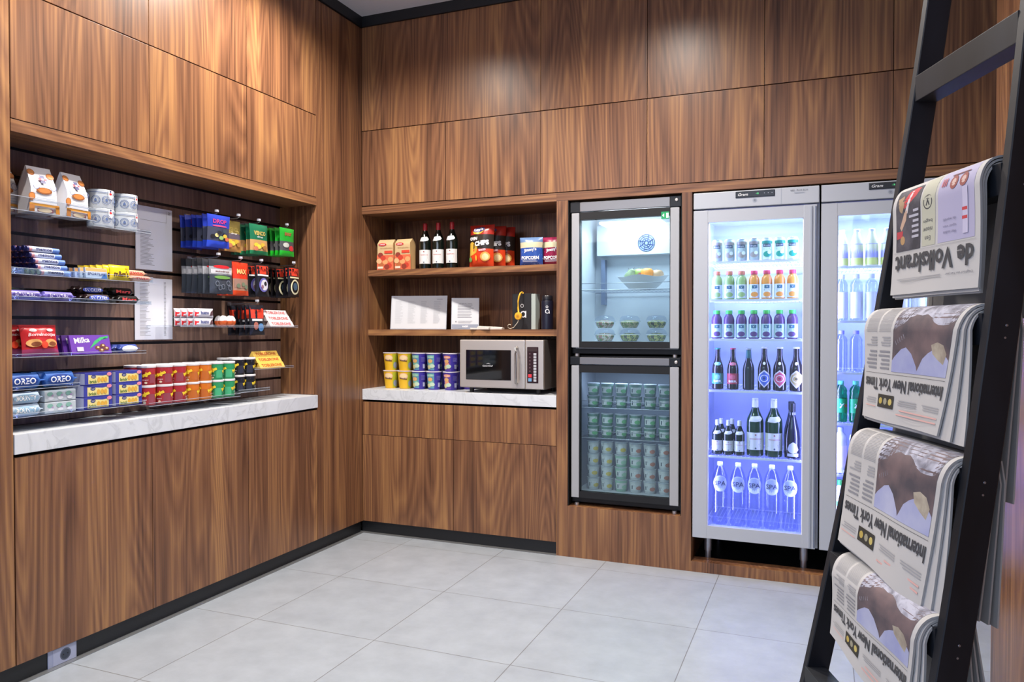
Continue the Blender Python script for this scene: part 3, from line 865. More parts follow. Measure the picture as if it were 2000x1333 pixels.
for c in range(7):
    for k in range(5):
        x = -0.056 - 0.003 * k * (c == 0) - 0.0235 * c - 0.004 * (k % 2)
        rollK((x, -2.130 - 0.010 * (k) - 0.004 * c, ZS + 0.0005 + 0.0225 * k + 0.002 * (c % 2) * (k > 0)), Q, 'blue and white mint roll, %s layer, %s file from the shelf edge' % (rows[k], cols[c]), 'stacked mint rolls')

def gum():
    b_ = MB(); b_.box(-.052, .052, -.006, .006, 0, .045, M('#aebfd8', .35), .002)
    D_ = Decal(b_, flat(-.006)); D_.rect(-.05, .05, .030, .0435, M('#e0a465', .4)); D_.fan([(.02, .002), (.05, .002), (.05, .028), (.035, .02)], M('#3f6fb5', .4))
    D_.text('SPORTLIFE', 0, .019, .011, NAVY, .085, bold=.02, shear=.2)
    return b_
gumK = Kind('chewing_gum_pack', 'chewing gum', gum)
for i in range(4):
    gumK((-0.058 - .028 * i, -1.937 - .003 * i, ZS + .0005 + .006 * i * 0), Q, '%s flat sport chewing gum pack with orange top on the mint shelf' % ('front', 'second', 'third', 'rearmost')[i], 'chewing gum packs', tilt=(R(-8), 0))
def mm_bag():
    b_ = MB(); Y = M('#f0d21c', .35)
    fr = pillow(b_, .105, .068, .026, Y, crimp=.006, seed=3)
    D_ = Decal(b_, fr); D_.text('m&m\'s', 0, .028, .026, M('#4a2a18', .4), .078, bold=.03); D_.ell(.03, .054, .010, .006, M('#e0a020', .4))
    return b_
mmK = Kind('sweet_bag', 'sweets', mm_bag)
for i in range(6):
    mmK((-0.064 - .033 * i, -1.812 - .004 * i, ZS), Q, '%s small yellow chocolate sweet bag behind the clear shelf edge' % ('front', 'second', 'third', 'fourth', 'fifth', 'rearmost')[i], 'small yellow sweet bags', tilt=(R(-6), 0))
def bar(colr, txt, tcol, wd=.11, band=None, h=.028):
    def mk():
        b_ = MB(); m = M(colr, .35)
        def cs(x, a):
            k = 1 if abs(x) < wd / 2 - .012 else .12
            return (x, -.017 * math.cos(a) * (1 if k == 1 else 1), h / 2 + (h / 2 * k) * math.sin(a))
        xs = [-wd / 2, -wd / 2 + .009, -wd / 2 + .016, wd / 2 - .016, wd / 2 - .009, wd / 2]
        for a, b in zip(xs, xs[1:]):
            ka = cs(a, 0); n = 14
            A = [cs(a, 2 * math.pi * i / n) for i in range(n)]; B = [cs(b, 2 * math.pi * i / n) for i in range(n)]
            b_.add(A + B, [(i, (i + 1) % n, n + (i + 1) % n, n + i) for i in range(n)], m, True)
        D_ = Decal(b_, lambda x, z, e: (x, -.0175 - e - .003 * (1 - ((z - h / 2) / (h / 2)) ** 2) + .008 * abs((z - h / 2) / (h / 2)) ** 2, z))
        if band: D_.ell(0, h / 2, wd * .36, h * .36, M(band, .4), 18)
        D_.text(txt, 0, h / 2, h * .42, M(tcol, .4), wd * .58, bold=.02)
        return b_
    return mk
twixK = Kind('chocolate_bar', 'chocolate bar', bar('#d9a48a', 'TWIX', '#c02a3a', .125, None, .026))
for i in range(3):
    for k in range(2 if i else 1):
        twixK((-0.062 - .036 * i, -1.712, ZS + .0005 + .027 * k), Q, 'golden caramel biscuit bar, %s file, %s layer, right end of mint shelf' % (('front', 'middle', 'rear')[i], ('lower', 'upper')[k]), 'caramel biscuit bars')

# --- bar shelf
ZB_ = 1.463
acryl(-0.04, -2.335, -1.665, ZB_, 'clear shelf carrying purple, blue and dark chocolate bars', 0.012)
eatK = Kind('nut_bar', 'snack bar', bar('#6f66b8', 'EAT NATURAL', '#d5d2f0', .150, '#4a3f8c', .036))
for i, y in enumerate((-2.262, -2.115)):
    for c in range(3):
        eatK((-0.062 - .038 * c, y if i else -2.255, ZB_ + .0005), Q, 'purple nut bar, %s file, %s column on the bar shelf' % (('front', 'middle', 'rear')[c], ('left', 'right')[i]), 'purple nut bars')
snK = Kind('peanut_bar', 'chocolate bar', bar('#2a1b1c', 'SNICKERS', '#e8ecff', .135, '#3d54b8', .034))
maK = Kind('caramel_bar', 'chocolate bar', bar('#0f0b0c', 'Mars', '#d84848', .125, None, .034))
for KK, y, nm in ((snK, -1.935, 'dark brown peanut chocolate bar with blue name'), (maK, -1.782, 'black caramel chocolate bar with red name')):
    for c in range(3):
        for k in range(1 if c == 0 else 2):
            KK((-0.062 - .037 * c, y, ZB_ + .0005 + .035 * k), Q, '%s, %s file, %s layer' % (nm, ('front', 'middle', 'rear')[c], ('lower', 'upper')[k]), nm + 's')

# --- red peanut bags, chocolate tablets
ZR = 1.242
acryl(-0.035, -2.335, -1.70, ZR, 'clear shelf carrying red nut bags and a purple chocolate tablet', 0.010)
def red_bag():
    b_ = MB(); fr = pillow(b_, .155, .125, .05, RED, bands=[(.2, M('#a8406e', .4)), (.94, M('#c0262e', .35)), (1.0, M('#b01c26', .35))], crimp=.008, seed=5)
    D_ = Decal(b_, fr)
    for x in (-.035, .035):
        D_.ell(x, .100, .016, .006, WHT); D_.text('duyvis', x, .100, .006, RED, .026)
    D_.text('Borrelnootjes', 0, .080, .017, WHT, .115, bold=.01, shear=.2)
    for x in (-.04, .032): D_.ell(x, .048, .030, .016, M('#cf9a5c', .5), 14); D_.ell(x + .006, .044, .018, .009, M('#7a3f20', .5))
    D_.ell(0, .040, .016, .014, M('#d8452a', .4))
    return b_
redK = Kind('nut_bag', 'snack bag', red_bag)
for i, (x, y, l, r) in enumerate(((-.070, -2.178, 'front right red coated nut bag on the second lowest shelf', -8), (-.075, -2.285, 'front left red coated nut bag cut by the alcove edge', -6), (-.135, -2.20, 'red coated nut bag standing behind the front pair', -6))):
    if i == 1: y = -2.262; x = -.125; 
    if i == 2: x = -.19
    redK((x, y, ZR), Q, l, 'red coated nut bags', tilt=(R(-10), 0))
def tablet():
    b_ = MB(); b_.box(-.095, .095, -.006, .006, 0, .082, M('#6b3fa8', .35), .002)
    D_ = Decal(b_, flat(-.006)); D_.text('Milka', -.04, .060, .024, WHT, .072, bold=.02, rot=.08)
    n = 10; P = [(.0 + .09 * i / n, .030 + .046 * math.sin(i / n * 1.4)) for i in range(n + 1)] + [(.09, .060 - 0.0 * i) for i in (0,)] + [(.09 - .085 * i / n, .060 - .05 * (i / n) ** .7 + .0) for i in range(1, n + 1)]
    D_.fan([(-.01, .022), (.02, .056), (.05, .072), (.088, .077), (.088, .068), (.055, .062), (.03, .046)], M('#3fae6a', .4), (.03, .055))
    for x, z in ((.03, .026), (.055, .034), (.07, .022), (.045, .014)): D_.ell(x, z, .014, .009, M('#6b3a2c', .5)); D_.ell(x + .002, z + .002, .006, .004, M('#d8b98c', .5))
    D_.rect(-.07, -.04, .012, .030, M('#cfc6e6', .4))
    return b_
tabK = Kind('chocolate_tablet', 'chocolate', tablet)
for i in range(3):
    tabK((-.065 - .035 * i, -1.955 - .008 * i, ZR), Q, '%s purple chocolate tablet with green swirl' % ('front', 'middle', 'rear')[i], 'purple chocolate tablets', tilt=(R(-14), 0))
cdK = Kind('cream_biscuit_bar', 'chocolate bar', bar('#3b4f9c', 'Candy', '#ffffff', .115, '#e8ecf4', .038))
for i in range(2):
    cdK((-.062 - .045 * i, -1.782, ZR + .0005), Q, '%s blue and cream chocolate wafer bar beside the purple tablets' % ('front', 'rear')[i], 'blue cream wafer bars')

# --- blue cookie packs, coconut bars, boxes
acryl(-0.035, -2.335, -2.035, 1.117, 'clear shelf carrying blue sandwich cookie packs', 0.010)
oreK = Kind('cookie_pack', 'biscuits', bar('#3565b5', 'OREO', '#f2f5ff', .150, '#1b3f8e', .058))
for i, y in enumerate((-2.262, -2.113)):
    for c in range(3): oreK((-.064 - .040 * c, y, 1.1175), Q, 'blue sandwich cookie pack, %s column, %s file' % (('left', 'right')[i], ('front', 'middle', 'rear')[c]), 'blue sandwich cookie packs')
acryl(-0.035, -2.335, -1.705, 1.010, 'long low clear shelf carrying coconut bars and yellow-blue biscuit boxes', 0.012)
bnK = Kind('coconut_bar', 'chocolate bar', bar('#b4c8de', 'BOUNTY', '#ffffff', .140, '#8fb4d0', .046))
def palepack():
    b_ = MB(); b_.box(-.068, .068, -.017, .017, 0, .045, M('#b9c4cc', .35), .004)
    D_ = Decal(b_, flat(-.017))
    for x in (-.045, -.005, .035): D_.ell(x, .030, .013, .009, M('#7fb0a4', .4), 12); D_.ell(x + .004, .014, .012, .007, M('#d8dce6', .4), 12); D_.ell(x + .01, .024, .005, .004, M('#a890b8', .4), 8)
    return b_
mpK = Kind('wafer_pack', 'biscuits', palepack)
for i, y in enumerate((-2.257, -2.113)):
    for c in range(3):
        for k in range(2): (bnK, mpK)[i]((-.064 - .038 * c, y, 1.0105 + .047 * k), Q, '%s, %s file, %s layer, low clear shelf' % (('pale blue coconut bar', 'pale speckled wafer pack')[i], ('front', 'middle', 'rear')[c], ('lower', 'upper')[k]), ('pale blue coconut bars', 'pale speckled packs')[i])
def lubox():
    b_ = MB(); b_.box(-.068, .068, -.05, .05, 0, .0505, M('#3a3f9a', .4), .001)
    D_ = Decal(b_, flat(-.05)); YY = M('#e3d58a', .45)
    D_.poly([(-.052, .004), (.05, .004), (.05, .040), (.02, .036), (-.052, .042)], YY)
    D_.ell(-.026, .034, .012, .008, NAVY); D_.text('LU', -.026, .034, .008, WHT, .012); D_.text('brick', -.028, .014, .014, M('#3f6e30', .4), .036, bold=.02)
    for x in (.0, .018, .034): D_.ell(x, .020, .008, .011, M('#d9a83e', .5))
    D_.ell(.052, .042, .012, .008, M('#e08a9c', .4))
    b_.box(-.0682, -.066, -.048, .048, .002, .048, M('#b9bfdc', .4))
    return b_
luK = Kind('biscuit_box', 'biscuits', lubox)
for i, y in enumerate((-1.945, -1.790)):
    for k in range(3):
        luK((-.090, y, 1.0105 + .0512 * k), Q + R(3 if k == 2 and i == 0 else 0), '%s %s blue and yellow biscuit box' % (('bottom', 'middle', 'top')[k], ('left', 'right')[i]), 'blue and yellow biscuit boxes')

# --- crisp cans
def can(base, dark):
    def mk():
        b_ = MB(); c = M(base, .35); r = .0385
        b_.lathe([(.0365, 0), (.0385, .003), (.0385, .082)], c, 24, caps=False)
        b_.add([(.0365 * math.cos(a * math.pi / 12), .0365 * math.sin(a * math.pi / 12), 0) for a in range(24)], [tuple(range(24))[::-1]], LID)
        D_ = Decal(b_, cyl(r))
        for q in range(3):
            a = q * .0806 + .012
            D_.rect(a - .060, a - .026, .010, .050, M(dark, .4), 4, 1) 
            D_.poly([(a - .06, .058), (a - .035, .070), (a - .03, .072), (a - .058, .061)], WHT if base == '#17181f' else M(dark, .4))
            D_.text('Pringles', a, .047, .022, YEL, .052, rot=R(26), bold=.07)
            D_.text('Original', a + .002, .024, .007, WHT, .022)
            D_.ell(a + .004, .012, .006, .005, M('#e4d3b8', .5), 10)
        lid = MB(); lid.lathe([(.0400, .080), (.0405, .082), (.0405, .089), (.0385, .0905), (.035, .089), (0.0, .0892)], LID, 24, caps=False)
        return [('can_body', b_), ('lid', lid)]
    return mk
CK = [('red', Kind('crisp_can', 'crisp can', can('#b5303a', '#8f4350'))), ('orange', Kind('crisp_can', 'crisp can', can('#dd7a22', '#b9662a'))),
      ('green', Kind('crisp_can', 'crisp can', can('#2f9a62', '#45a878'))), ('black', Kind('crisp_can', 'crisp can', can('#17181f', '#2c2f3e')))]
acryl(-0.020, -1.70, -1.115, 0.998, 'wide clear shelf carrying red, orange and green crisp cans', 0.012)
acryl(-0.040, -1.105, -0.86, 1.012, 'clear shelf carrying the black crisp cans', 0.012)
spec = [(0, -1.655, 0.998), (0, -1.570, 0.998), (0, -1.487, 0.998), (1, -1.404, 0.998), (1, -1.322, 0.998), (2, -1.240, 0.998), (2, -1.158, 0.998), (3, -1.062, 1.012), (3, -0.980, 1.012)]
cnt = {}
for ci, y, z in spec:
    cnt[ci] = cnt.get(ci, 0) + 1
    tot = 3 if ci == 0 else 2
    colw = {(1, 2): 'left', (2, 2): 'right', (1, 3): 'left', (2, 3): 'middle', (3, 3): 'right'}[(cnt[ci], tot)]
    for row in range(2):
        xx = (-.070 if ci < 3 else -.090) - .084 * row - (.016 if (ci, cnt[ci]) == (0, 1) else 0)
        for k in range(2):
            CK[ci][1]((xx, y, z + .0005 + .0912 * k), Q + R(38 - 16 * cnt[ci] + 9 * k + (20 if ci == 0 else 0)), '%s crisp can, %s column, %s layer, %s row' % (CK[ci][0], colw, ('lower', 'upper')[k], ('front', 'back')[row]), CK[ci][0] + ' crisp cans')

# --- triangular chocolate bars
def tobl(base, txt):
    def mk():
        b_ = MB(); m = M(base, .35); L_, s_ = .205, .036
        hh = s_ * .866
        # lying prism: length along x, one slanted face to the front
        y0, y1, yt = -s_ / 2, s_ / 2, 0
        vs = [(-L_ / 2, y0, 0), (-L_ / 2, y1, 0), (-L_ / 2, yt, hh), (L_ / 2, y0, 0), (L_ / 2, y1, 0), (L_ / 2, yt, hh)]
        b_.add(vs, [(0, 2, 1), (3, 4, 5), (0, 3, 5, 2), (1, 2, 5, 4), (0, 1, 4, 3)], m)
        D_ = Decal(b_, lambda x, z, e: (x, y0 + (yt - y0) * z / s_ - e * .87, hh * z / s_ + e * .5)); D_.text('TOBLERONE', 0, .018, .018, M(txt, .4), .165, bold=.03)
        return b_
    return mk
gold = Kind('triangular_chocolate_bar', 'chocolate bar', tobl('#e3bd58', '#b5532c'))
whit = Kind('triangular_chocolate_bar', 'chocolate bar', tobl('#d8cfd0', '#b5565a'))
acryl(-0.035, -0.99, -0.66, 1.130, 'clear shelf carrying three golden triangular chocolate bars', 0.006)
acryl(-0.035, -1.50, -0.62, 1.362, 'clear shelf carrying white bars, chocolate eggs and white triangular bars', 0.006)
for KK, y, z, nm in ((gold, -.828, 1.1305, 'golden'), (whit, -.745, 1.3625, 'white')):
    for k in range(3):
        KK((-.062 - .019 * k, y - .004 * k, z + .0312 * k), Q, '%s triangular chocolate bar with red lettering, %s of its pile' % (nm, ('lowest', 'middle', 'topmost')[k]), nm + ' triangular chocolate bars')
    for c in range(2):
        KK((-.104 - .038 * c, y, z), Q, '%s triangular chocolate bar lying in the %s row' % (nm, ('second', 'rear')[c]), nm + ' triangular chocolate bars')

# --- wafer bars and eggs
def bueno():
    b_ = MB(); fr = pillow(b_, .130, .044, .020, M('#d9d8e2', .35), crimp=.004, seed=9)
    D_ = Decal(b_, fr); D_.rect(-.062, -.038, .004, .040, RED, 2, 2); D_.text('bueno', .0, .022, .018, M('#3f4c86', .4), .055, bold=.03)
    D_.fan([(.032, .006), (.062, .010), (.060, .036), (.042, .026)], M('#5a4048', .4))
    return b_
buK = Kind('wafer_bar', 'chocolate bar', bueno)
for c in range(4):
    for k in range(2):
        buK((-.058 - .030 * c, -1.330 - .012 * c, 1.3625 + .045 * k), Q, 'white wafer chocolate bar, %s file, %s layer, beside the eggs' % (('front', 'second', 'third', 'rear')[c], ('lower', 'upper')[k]), 'white wafer chocolate bars', tilt=(R(-5), 0))
def egg():
    b_ = MB(); P = []
    for i in range(13):
        t = math.pi * i / 12; z = .028 - .028 * math.cos(t); r = .0205 * math.sin(t) * (1 + .13 * math.cos(t))
        P.append((max(r, .0001), z))
    ms = [M('#d8632c', .3) if P[i][1] < .024 else WHT for i in range(12)]
    b_.lathe(P, None, 18, mats=ms, caps=False)
    D_ = Decal(b_, cyl(prof_r(P))); D_.text('Kinder', 0, .030, .007, RED, .022)
    return b_
egK = Kind('chocolate_egg', 'chocolate egg', egg)
for i, (x, y) in enumerate(((-.062, -1.195), (-.060, -1.150), (-.085, -1.105), (-.108, -1.175), (-.112, -1.128))):
    egK((x, y, 1.3625), Q + R(20 * i), 'orange and white wrapped chocolate egg, %s' % ('front left', 'front middle', 'front right', 'rear left', 'rear right')[i], 'chocolate eggs')

# --- hooks with hanging bags
def hook(y, z, label):
    b_ = MB(); HM = M('#b9bcc4', .3, .9)
    b_.box(-.002, .004, -.014, .014, -.012, .022, HM); b_.tube([(0, 0, .012), (.19, 0, .012), (.20, 0, .016), (.204, 0, .024)], .0025, HM, 6)
    b_.box(.192, .204, -.008, .008, .022, .034, M('#c9ccd6', .3))
    o = b_.build('display_hook'); o.location = (XF, y, z); return tag(o, label, 'hook', 'metal hooks on the slatwall')
def hbag(w_, h, bands, deco, seed=1, d=.022):
    def mk():
        b_ = MB(); fr = pillow(b_, w_, h, d, None, bands=bands, crimp=.007, seed=seed)
        deco(Decal(b_, fr), w_, h)
        return b_
    return mk
def deco_blue(D_, w, h):
    D_.text('DROP', 0, h * .80, .022, M('#c03a7c', .4), .09, bold=.03); D_.ell(0, h * .66, .05, .004, M('#e0507a', .4))
    for i, (x, z, c) in enumerate(((-.045, .055, '#1c1c22'), (-.02, .062, '#d8cf8c'), (.01, .05, '#8fb46a'), (.035, .06, '#d8b23c'), (.05, .045, '#c86a4a'), (-.005, .075, '#2a2a30'), (.03, .085, '#3c4a58'))): D_.ell(x, z, .015, .010, M(c, .45))
def deco_venco(D_, w, h):
    D_.text('VENCO', 0, h * .70, .024, M('#b9a75c', .4), w * .66, bold=.04); D_.text('drop', 0, h * .57, .012, WHT, w * .35)
    for i, (x, z, c) in enumerate(((-.03, .05, '#d8c23c'), (-.01, .042, '#e2cf4a'), (.018, .052, '#c9aa3a'), (.035, .038, '#9a6c3a'), (-.035, .03, '#c77b58'))): D_.ell(x, z, .018, .012, M(c, .45))
def deco_lic(D_, w, h):
    D_.ell(0, h * .78, w * .36, h * .05, RED); D_.rect(-w * .46, w * .46, h * .58, h * .70, M('#c4c6cc', .4), 6, 1); D_.text('autodrop', 0, h * .64, .012, M('#5a2020', .4), w * .6, bold=.02)
    D_.ell(0, h * .47, w * .36, h * .05, M('#6a9c4c', .4)); 
    for x, z in ((-.04, .05), (0, .035), (.04, .055), (-.02, .03), (.05, .03)): D_.ring(x, z, .014, .004, M('#6d7684', .4), 12)
def deco_red(D_, w, h):
    D_.text('MAX', 0, h * .72, .026, M('#f0c07a', .4), w * .6, bold=.05); D_.rect(-w * .44, w * .44, h * .22, h * .48, M('#9a7a6c', .4), 5, 2)
    for x, z in ((-.03, .05), (.01, .058), (.035, .045)): D_.ell(x, z, .015, .012, M('#6f7c66', .5))
def deco_bw(D_, w, h):
    D_.rect(-w * .42, w * .42, h * .70, h * .96, RED2, 4, 2); D_.text('TUM', 0, h * .84, .016, M('#8a1c14', .4), w * .5, bold=.03); D_.rect(-w * .4, w * .4, h * .64, h * .69, WHT, 4, 1)
    D_.ell(.0, h * .36, w * .33, h * .22, M('#6d69b8', .4), 18); D_.ell(.005, h * .36, w * .26, h * .17, M('#d2d3dc', .4), 18); D_.ell(.012, h * .40, w * .10, h * .07, M('#22222a', .4)); D_.ell(-.012, h * .30, w * .09, h * .06, M('#8e6a7c', .4))
def deco_ring(D_, w, h):
    D_.rect(-w * .42, w * .42, h * .70, h * .96, RED2, 4, 2); D_.text('TUM', 0, h * .84, .016, M('#8a1c14', .4), w * .5, bold=.03); D_.rect(-w * .4, w * .4, h * .62, h * .67, M('#e0d8b0', .4), 4, 1)
    D_.ring(0, h * .33, w * .37, .010, M('#dcd9b4', .4), 24); D_.ell(0, h * .35, w * .2, h * .13, M('#3f5c74', .4), 16)
RED2 = M('#d8412c', .35)
HK = {
 'blue': (Kind('liquorice_bag', 'sweets', hbag(.150, .165, [(.20, M('#2b49c8', .3)), (.62, M('#3f4458', .35)), (1.0, M('#2a3fb0', .3))], deco_blue, 2)), 'blue sweet liquorice bag'),
 'gold': (Kind('liquorice_bag', 'sweets', hbag(.125, .165, [(.40, M('#b98a4c', .35)), (.58, M('#5c5360', .35)), (1.0, M('#a3924e', .35))], deco_venco, 3)), 'gold liquorice bag'),
 'green': (Kind('liquorice_bag', 'sweets', hbag(.140, .165, [(.12, M('#1c7a4c', .35)), (.48, M('#b9905c', .4)), (1.0, M('#17694a', .35))], deco_venco, 4)), 'dark green liquorice bag'),
 'lime': (Kind('liquorice_bag', 'sweets', hbag(.130, .160, [(.18, M('#22b02c', .3)), (.52, M('#4a4c50', .35)), (1.0, M('#1f9a30', .3))], lambda D_, w, h: (D_.text('sour', 0, h * .78, .02, M('#a0503c', .4), w * .5, bold=.03), D_.ell(.03, h * .28, .022, .016, M('#c03038', .4)), D_.ell(-.02, h * .38, .026, .014, M('#bcc0b8', .4))), 5)), 'bright green sweet bag'),
 'grey': (Kind('liquorice_bag', 'sweets', hbag(.165, .175, [(.55, M('#3c434e', .3)), (.78, M('#9da0a8', .35)), (1.0, M('#35383f', .3))], deco_lic, 6)), 'dark grey car liquorice bag'),
 'red': (Kind('liquorice_bag', 'sweets', hbag(.130, .175, [(.14, M('#d8491f', .3)), (.5, M('#a8806a', .4)), (1.0, M('#d4381f', .3))], deco_red, 7)), 'orange-red sweet bag'),
 'bw': (Kind('liquorice_bag', 'sweets', hbag(.115, .175, [(1.0, M('#17171d', .3))], deco_bw, 8)), 'black sweet bag with white and lilac circle'),
 'ring': (Kind('liquorice_bag', 'sweets', hbag(.120, .175, [(1.0, M('#121218', .3))], deco_ring, 9)), 'black sweet bag with cream ring'),
 'cola': (Kind('liquorice_bag', 'sweets', hbag(.115, .165, [(1.0, M('#1c1e28', .3))], lambda D_, w, h: (D_.rect(-w * .44, w * .44, h * .55, h * .96, RED2, 4, 3), D_.text('TUM', 0, h * .8, .016, M('#8a1c14', .4), w * .5), D_.rect(-w * .4, w * .3, h * .46, h * .53, WHT, 4, 1), D_.ell(.02, h * .25, .022, .022, M('#5a8cc0', .4)), D_.ell(-.02, h * .3, .018, .022, M('#b06a5c', .4))), 10)), 'black and red sweet bag'),
}
PLACE = [('blue', -1.232, 1.765, 1.925, -.058, 6, .030), ('gold', -1.075, 1.762, 1.925, -.100, 2, .04), ('green', -.918, 1.757, 1.92, -.062, 5, .030), ('lime', -.682, 1.772, 1.925, -.062, 5, .030),
         ('grey', -1.222, 1.533, 1.705, -.050, 6, .032), ('red', -1.062, 1.530, 1.70, -.068, 4, .030), ('bw', -.900, 1.530, 1.70, -.062, 3, .040), ('ring', -.622, 1.535, 1.71, -.062, 5, .034), ('cola', -.935, 1.315, 1.475, -.062, 5, .032)]
rank = {0: 'front', 1: 'second', 2: 'third', 3: 'fourth', 4: 'fifth', 5: 'sixth'}
for key, y, zb, zt_, xf, n, st in PLACE:
    KK, nm = HK[key]
    hook(y, zt_ + .001, 'metal slatwall hook holding the %ss' % nm)
    rr = random.Random(n + int(-y * 100))
    for i in range(n):
        KK((xf - st * i, y + rr.uniform(-.006, .006) - .004 * i, zb + rr.uniform(-.004, .002)), Q + R(rr.uniform(-7, 7)), '%s hanging %s from the front on its hook' % (nm, rank[i]) if i else '%s hanging foremost on its hook' % nm, nm + 's', tilt=(R(rr.uniform(-3, 3)), 0))

# --- price lists on the slatwall
PW = M('#dde1ee', .5)
def pricelist(y0, y1, z0, z1, label, box):
    b_ = MB(); w_ = y1 - y0; h = z1 - z0
    b_.box(-w_ / 2, w_ / 2, -.002, .002, 0, h, PW)
    D_ = Decal(b_, flat(-.002))
    if box: D_.rect(-.085, .075, h * .78, h * .785, GL); D_.rect(.0745, .0755, h * .78, h * .97, GL); D_.lines(-.085, .0, h * .06, h * .62, 26, GL, .3, .5)
    else: D_.lines(-.085, -.02, h * .05, h * .95, 40, GL, .3, .5)
    D_.lines(.06, .075, h * .05, h * .95, 40, GL, .3, .2) if not box else D_.lines(.085, .1, h * .9, h * .96, 2, GL)
    o = b_.build('price_list'); o.location = (XF + .004, (y0 + y1) / 2, z0); o.rotation_euler = (0, 0, Q)
    return tag(o, label, 'price list', 'price lists on the slatwall')
pricelist(-1.560, -1.338, 1.640, 1.950, 'upper pale price list sheet on the slatwall', True)
pricelist(-1.568, -1.340, 1.296, 1.600, 'lower pale price list sheet on the slatwall', False)
# ================================================================ OPEN SHELVES IN THE BACK WALL
S1, S2, CT = 1.7405, 1.3455, 0.9515
def waffle_box():
    b_ = MB(); W_, D0, Hh = .116, .07, .205
    BG = M('#cdb184', .5)
    fr_ = lambda v: D0 / 2 * (1 - max(0, v - .86) / .14 * .9)
    b_.grid(lambda u, v: ((u - .5) * W_, -fr_(v), v * Hh), 2, 14, BG); b_.grid(lambda u, v: ((u - .5) * W_, fr_(v), v * Hh), 2, 14, BG, flip=True)
    for s_ in (-1, 1): b_.grid(lambda u, v: (s_ * W_ / 2, s_ * fr_(v) * (2 * u - 1) , v * Hh), 1, 14, M('#d9b27c', .5))
    b_.add([(-W_ / 2, -D0 / 2, 0), (W_ / 2, -D0 / 2, 0), (W_ / 2, D0 / 2, 0), (-W_ / 2, D0 / 2, 0)], [(0, 3, 2, 1)], BG)
    D_ = Decal(b_, lambda x, z, e: (x, -fr_(z / Hh) - e, z))
    D_.rect(-.062, .062, .002, .10, M('#d86a48', .5), 1, 4)
    for x, z, c in ((-.035, .10, '#8c3a30'), (-.03, .035, '#b5673c'), (.0, .055, '#e2a06a'), (.03, .03, '#c4402e'), (-.015, .08, '#c4402e'), (.04, .07, '#e2a06a'), (.012, .022, '#8c3a2a'), (-.045, .06, '#e0b080')): D_.ell(x, z, .02, .017, M(c, .5))
    D_.ell(-.02, .170, .030, .010, RED); D_.text('LEKKER', -.02, .170, .008, WHT, .04, bold=.02); D_.text('Stroopkoekjes', .010, .145, .010, M('#8a5a2c', .5), .09); D_.rect(-.005, .055, .110, .128, M('#d2432e', .5))
    D_.rect(-.055, -.015, .010, .024, M('#e8d6c0', .5))
    return b_
wbK = Kind('cookie_box', 'biscuits', waffle_box)
wbK((.113, .135, S1), R(3), 'left beige and orange cookie pack on the top open shelf', 'beige and orange cookie packs')
wbK((.245, .140, S1), R(-2), 'right beige and orange cookie pack next to the wine bottles', 'beige and orange cookie packs')

DG = M('#0f1712', 0.08, coat=.5)
def bottle(prof, body, cap, labels, seg=24, capname='capsule', inner=None):
    """prof up to the cap; cap=(profile, material); labels=[(x0,x1,z0,z1,mat,[deco])]"""
    b_ = MB(); b_.lathe(prof, body, seg)
    if inner: b_.lathe(inner[0], inner[1], seg)
    c_ = MB(); c_.lathe(cap[0], cap[1], 18, caps=True)
    parts = [('glass_body' if capname == 'capsule' else 'bottle_body', b_), (capname, c_)]
    for lb in labels:
        l_ = MB(); D_ = Decal(l_, cyl(prof_r(prof)), .0005)
        lb(D_); parts.append(('paper_label' if capname == 'capsule' else 'label', l_))
    return parts
WP = [(.030, 0), (.0375, .004), (.0385, .012), (.0385, .175), (.036, .195), (.028, .215), (.019, .238), (.0145, .255), (.0135, .285), (.0145, .287), (.0145, .296)]
def wine(capc, glassm, lab=True):
    def mk():
        def L1(D_):
            D_.rect(-.052, .052, .035, .125, M('#dcdcdc', .6), 12, 1)
            D_.text('VIGNERONS', 0, .092, .007, M('#b8434c', .5), .055); D_.lines(-.03, .03, .050, .080, 4, GL); D_.ell(0, .113, .004, .004, M('#a05a5a', .5)); D_.ell(0, .044, .004, .005, M('#5a6478', .5))
        def L2(D_): 
            D_.fan([(-.034, .182), (-.02, .208), (0, .209), (.02, .212), (.034, .196), (.026, .186), (0, .180)], M('#dcdcdc', .6))
        return bottle(WP, glassm, ([(.0150, .248), (.0146, .298), (.013, .301)], M(capc, .35)), [L1, L2])
    return mk
redw = Kind('wine_bottle', 'wine bottle', wine('#a8242c', DG))
for i, x in enumerate((.390, .487, .587)):
    redw((x, .150, S1), R(14 - 5 * i), 'dark wine bottle with red capsule, %s of the three on the open shelf' % ('left', 'middle', 'right')[i], 'red capsule wine bottles')

def lays():
    b_ = MB(); fr = pillow(b_, .175, .268, .075, None, bands=[(.42, M('#d2401c', .3)), (.76, M('#2a211c', .35)), (1.0, M('#a3261c', .3))], crimp=.010, seed=12)
    D_ = Decal(b_, fr)
    D_.fan([(-.085, .06), (-.02, .09), (-.01, .13), (-.06, .16), (-.085, .15)], M('#c9a23c', .4))
    D_.ell(-.012, .226, .040, .020, M('#d8b23c', .35), 18, .15); D_.ell(-.008, .234, .042, .016, M('#3c3f7c', .35), 18, .15); D_.text('Lay\'s', -.008, .234, .022, WHT, .062, rot=.15, bold=.04)
    D_.text('OVEN', -.045, .178, .022, WHT, .062, bold=.06); D_.text('CHIPS', .018, .148, .032, WHT, .098, rot=.12, bold=.07)
    D_.text('BAKED', .025, .105, .012, M('#e8c8d4', .4), .05, rot=.1, bold=.04)
    D_.ell(.042, .062, .034, .030, M('#d8a050', .4), 14); D_.ell(.044, .060, .024, .021, M('#e6cf9c', .4), 14); D_.ell(-.02, .055, .006, .018, M('#e8c040', .4), 10); D_.ell(-.066, .045, .016, .016, M('#6a9a4c', .4))
    return b_
